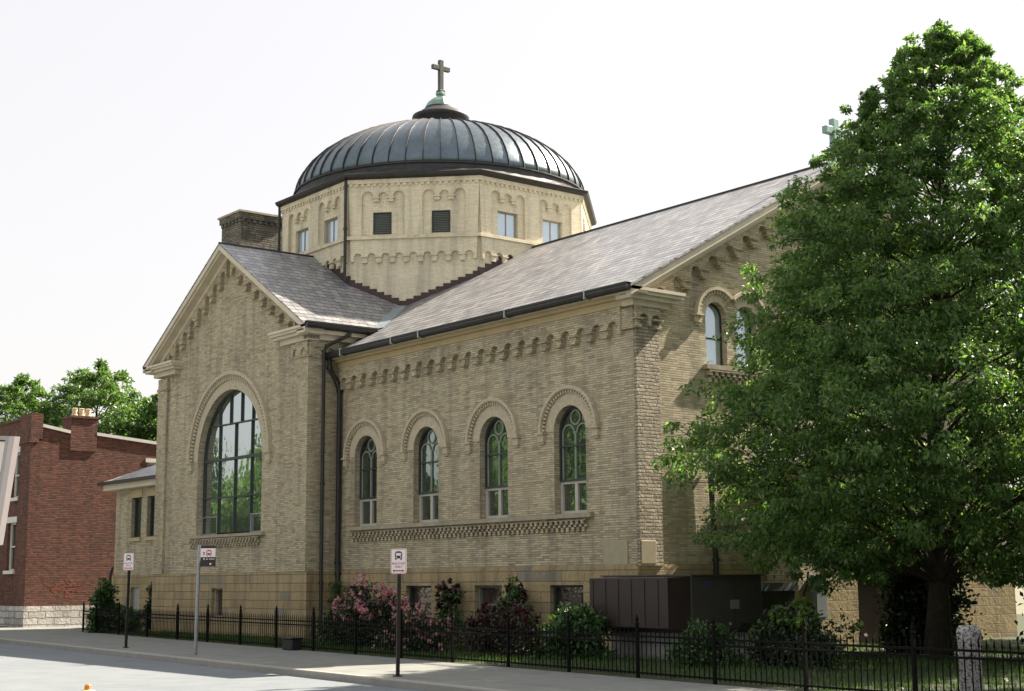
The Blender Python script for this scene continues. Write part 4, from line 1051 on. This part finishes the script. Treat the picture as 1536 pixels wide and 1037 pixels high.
tp = Vector((.14, -.04, 2.62)); b = MB(); b.tube([(0, 0, -.05), tp], .045, 8); b.build('pole', 'galv', t)
dirn = Vector((.70, -.71, 0)).normalized(); U = Vector((0, 0, 1)).cross(dirn).normalized(); fr = Fr(tp+U*.24+dirn*.03-Vector((0, 0, .26)), U)
b = MB(); b.plate(fr, rect(-.19, .19, -.25, .25), [], 0, .008, back=True); p = b.build('flag_plate', 'sign_black', t)
b = MB(); b.plate(fr, rect(-.185, .185, -.02, .19), [], .008, .010); b.build('white_panel', 'sign_white', p)
b = MB(); bus_icon(b, fr, .02, .075, .125, .0102)
b.plate(fr, [(-.13, .02), (-.115, .02), (-.10, .06), (-.085, .03), (-.075, .03), (-.09, .085), (-.08, .10), (-.11, .105), (-.14, .08), (-.11, .075)], [], .0102, .013); b.build('bus_symbol', 'sign_red', p)
b = MB()
b.plate(fr, ringp(-.10, -.065, .012, .022, 0, 359, 12), [], .008, .011)
for i in range(7): b.plate(fr, rect(-.05+.028*i+(.02 if i > 1 else 0), -.03+.028*i+(.02 if i > 1 else 0), -.078, -.058), [], .008, .011)
b.plate(fr, ringp(.06, -.185, .0, .024, 0, 359, 14), [], .008, .011); b.build('route_marks', 'sign_white', p)

# left-edge sign board
t = empty('sign_board', (-4.6, -14.6, G-.13), 'leaning grey metal-framed sign board cut off by the left edge', 'sign board')
def rayp(px_, py_, D):
    return CAM+(fw+rt2*(px_-768)/F-up2*(py_-518.5)/F)*D
D0 = 30.
A_, B_, C_, D_ = (rayp(22, 655, D0), rayp(-4, 818, D0), rayp(-110, 836, D0+.9), rayp(-80, 651, D0+.9))
nrm = (A_-D_).cross(B_-A_).normalized()
if nrm.dot(CAM-A_) < 0: nrm = -nrm
orig = Vector((-4.6, -14.6, G-.13))
def quad(b, a, c, e, g, d0, d1):
    v = [p-orig+nrm*d for d in (d0, d1) for p in (a, c, e, g)]; b.add(v, [(3, 2, 1, 0), (4, 5, 6, 7), (0, 1, 5, 4), (1, 2, 6, 5), (2, 3, 7, 6), (3, 0, 4, 7)])
def bil(u, v): return (A_.lerp(D_, u)).lerp(B_.lerp(C_, u), v)
b = MB(); quad(b, bil(0, 0), bil(.075, 0), bil(.075, 1), bil(0, 1), -.15, .0); b.build('outer_rim', 'alu_pale', t)
b = MB(); quad(b, bil(.075, 0), bil(1, 0), bil(1, 1), bil(.075, 1), -.15, -.06); b.build('board', 'black', t)
b = MB(); quad(b, bil(.075, 0), bil(.125, 0), bil(.125, 1), bil(.075, 1), -.06, .0); quad(b, bil(.125, 0), bil(1, 0), bil(1, .035), bil(.125, .035), -.06, .0); b.build('frame', 'alu', t)
b = MB(); quad(b, bil(.14, .05), bil(1, .05), bil(1, .32), bil(.14, .32), -.06, -.04); b.build('white_panel', 'white', t)
b = MB(); q = bil(.5, 1)-orig; b.tube([q, (q.x-.1, q.y, 0)], .07, 8); b.build('post', 'galv', t)

# ================================================================== AC UNIT, METER, SMALL THINGS
t = thing('block_plinth', 'concrete block plinth carrying the big air conditioning unit', 'plinth', (1.7, .0, G))
b = MB(); b.box(.35, 3.0, -1.15, .75, G-.05, -1.12); b.build('block_wall', 'block', t)
b = MB(); b.box(.25, 3.08, -1.24, .85, G-.05, G+.10); b.build('footing', 'concrete', t)
ac = thing('air_conditioner', 'big grey rooftop-type air conditioning unit with brown hood beside the church corner', 'air conditioner', (1.7, 0, -1.1))
b = MB(); b.box(.2, 3.06, -1.28, .92, -1.06, .10); b.build('cabinet', 'ac_grey', ac, bevel=.015)
b = MB(); b.box(.15, 3.10, -1.32, .96, .10, .13); b.build('top_panel', 'ac_grey', ac)
b = MB()
v = [(.5, -1.28, .09), (3.02, -1.28, .09), (.5, -1.95, .06), (3.02, -1.95, .06), (.5, -1.95, -.98), (3.02, -1.95, -1.0), (.5, -1.28, -1.06), (3.02, -1.28, -1.06)]
b.add(v, [(0, 1, 3, 2), (2, 3, 5, 4), (4, 5, 7, 6), (0, 2, 4, 6), (1, 7, 5, 3)])
for k in range(6): b.box(.6+.42*k, .63+.42*k, -1.965, -1.95, -.95, .03)
b.build('hood', 'ac_brown', ac)
b = MB(); b.box(.3, 3.1, -1.30, -1.22, -1.12, -1.06); b.box(3.0, 3.09, -1.28, .95, -1.12, -1.03); b.build('base_rail', 'gutter', ac)
fX = Fr((3.06, 0, 0), (0, 1, 0))
b = MB(); b.fbox(fX, -.1, .17, -.62, -.42, 0, .02); b.build('rating_plate', 'meter', ac)
b = MB(); b.plate(fX, [(-.75+.12*math.cos(R(a)), -.06+.045*math.sin(R(a))) for a in range(0, 360, 20)], [], 0, .012); b.build('badge', 'badge', ac)
b = MB()
for u in (-.25, .0, .9-.6): pass
b.fbox(fX, .02, .03, -1.0, .08, 0, .008); b.fbox(fX, -1.15, .85, .02, .03, 0, .008); b.fbox(fX, -.85, -.65, -1.02, -.9, 0, .06); b.fbox(fX, .2, .45, -1.03, -.93, 0, .05); b.build('panel_seam', 'gutter', ac)
t = thing('air_conditioner', 'small dark condenser unit behind the big air conditioning unit', 'air conditioner', (1.6, 2.2, G))
b = MB(); b.box(.5, 2.3, 1.75, 2.9, G, -.25); b.build('cabinet', 'ac_grey', t, bevel=.02)
b = MB(); b.box(.45, 2.35, 1.7, 2.95, -.25, -.05); b.build('top_panel', 'meter', t)
b = MB()
for k in range(12): b.box(.55, 2.25, 1.735, 1.75, G+.15+k*.1, G+.19+k*.1)
b.build('grille', 'gutter', t)
fM = Fr((1.16, 0, 0), (0, 1, 0))
t = thing('meter_box', 'narrow grey electrical meter box on the stone wall beneath the linden', 'meter box', (1.3, 4.9, -.4))
b = MB(); b.fbox(fM, 4.75, 5.22, -1.0, .12, .0, .16); b.build('box', 'meter', t, bevel=.012)
b = MB(); b.fbox(fM, 4.80, 5.16, -.92, .05, .16, .172); b.fbox(fM, 4.93, 5.0, -.2, -.05, .17, .2); b.build('door', 'meter', t, bevel=.005)
b = MB(); b.tube([fM.p(4.98, -1.0, .08), fM.p(4.98, G, .08)], .025, 6); b.build('conduit', 'galv', t)
b = MB(); b.tube([fM.p(4.62, .2, .08), fM.p(4.55, -.1, .1), fM.p(4.45, -.35, .06), fM.p(4.45, -1.2, .06)], .03, 6); b.build('cable', 'black', t)
# granite post
t = thing('granite_post', 'rough grey granite post with a squared head at the lower right', 'stone post', (13.5, -6.3, G))
b = MB(); S_ = []
nz = 26; per_ = 28
for j in range(nz):
    z = j/(nz-1)*1.06; hw = .125 if z < .86 else .136
    if z > 1.0: hw = .136*(1-(z-1.0)/.06*.25)
    for k in range(per_):
        a = 2*math.pi*k/per_; c_, s_ = math.cos(a), math.sin(a); q = hw/max(abs(c_), abs(s_))**.82
        q *= 1+random.uniform(-.022, .022)
        S_.append((13.5+q*c_, -6.3+q*s_, G+z))
fs = [(j*per_+k, j*per_+(k+1) % per_, (j+1)*per_+(k+1) % per_, (j+1)*per_+k) for j in range(nz-1) for k in range(per_)]
fs.append(tuple((nz-1)*per_+k for k in range(per_))); b.add(S_, fs); b.build('shaft', 'granite', t, smooth=False)
# hydrant on the near pavement: only its nut shows at the bottom edge
hp = rayp(132, 1027, 15.0)
t = empty('fire_hydrant', (hp.x, hp.y, G), 'cream fire hydrant with an orange top nut at the bottom left edge', 'fire hydrant')
H0 = hp.z-G
b = MB(); b.lathe((0, 0, 0), [(.19, 0), (.19, .03), (.13, .05), (.12, H0-.28), (.16, H0-.26), (.16, H0-.22), (.13, H0-.2), (.11, H0-.12), (.07, H0-.06), (.03, H0-.05)], 20); b.build('barrel', 'hyd', t, smooth=True)
b = MB(); b.lathe((0, 0, 0), [(.035, H0-.055), (.033, H0-.01), (.02, H0+.004)], 6); b.build('nut', 'hyd_o', t)
b = MB()
for a in (0, 2.1, 4.2): b.tube([(0, 0, H0-.38), (.19*math.cos(a), .19*math.sin(a), H0-.38)], .05, 10)
b.build('outlet', 'hyd_o', t)
# white panel beside the annex
b = MB(); b.box(-32.2, -30.75, .55, .62, G, -.42); b.box(-32.2, -30.75, .53, .64, -.46, -.40); tag(b.build('utility_panel', 'white'), 'plain white panel standing between the red brick house and the church annex', 'panel')
b = MB(); b.tube([(-30.42, .12, .75), (-30.48, .0, .6), (-30.62, -.02, .25), (-30.44, -.04, -.1), (-30.42, -.05, -.6), (-30.42, -.06, G)], [.04, .05, .06, .06, .06, .07], 8); tag(b.build('dead_vine', 'bark'), 'dark bare vine climbing the left corner of the church annex', 'vine')
t = thing('black_box', 'small black plastic box on the pavement by the fence', 'box', (-8.1, -4.62, G))
b = MB(); b.box(-8.35, -7.85, -4.8, -4.5, G, G+.28); b.build('body', 'black', t, bevel=.03); b = MB(); b.box(-8.38, -7.82, -4.83, -4.47, G+.28, G+.32); b.build('lid', 'black', t, bevel=.01)
q = Vector((-1.0, ky(-1)-.55, G-.128)); b = MB(); b.hexa([(q.x, q.y, q.z+.012), (q.x+.28, q.y+.02, q.z+.02), (q.x+.27, q.y+.17, q.z+.012), (q.x+.0, q.y+.16, q.z+.03)], .004); tag(b.build('paper_scrap', 'white'), 'scrap of white paper in the gutter by the kerb', 'litter')
for o in bpy.data.objects:
    if 'abs' in o: del o['abs']
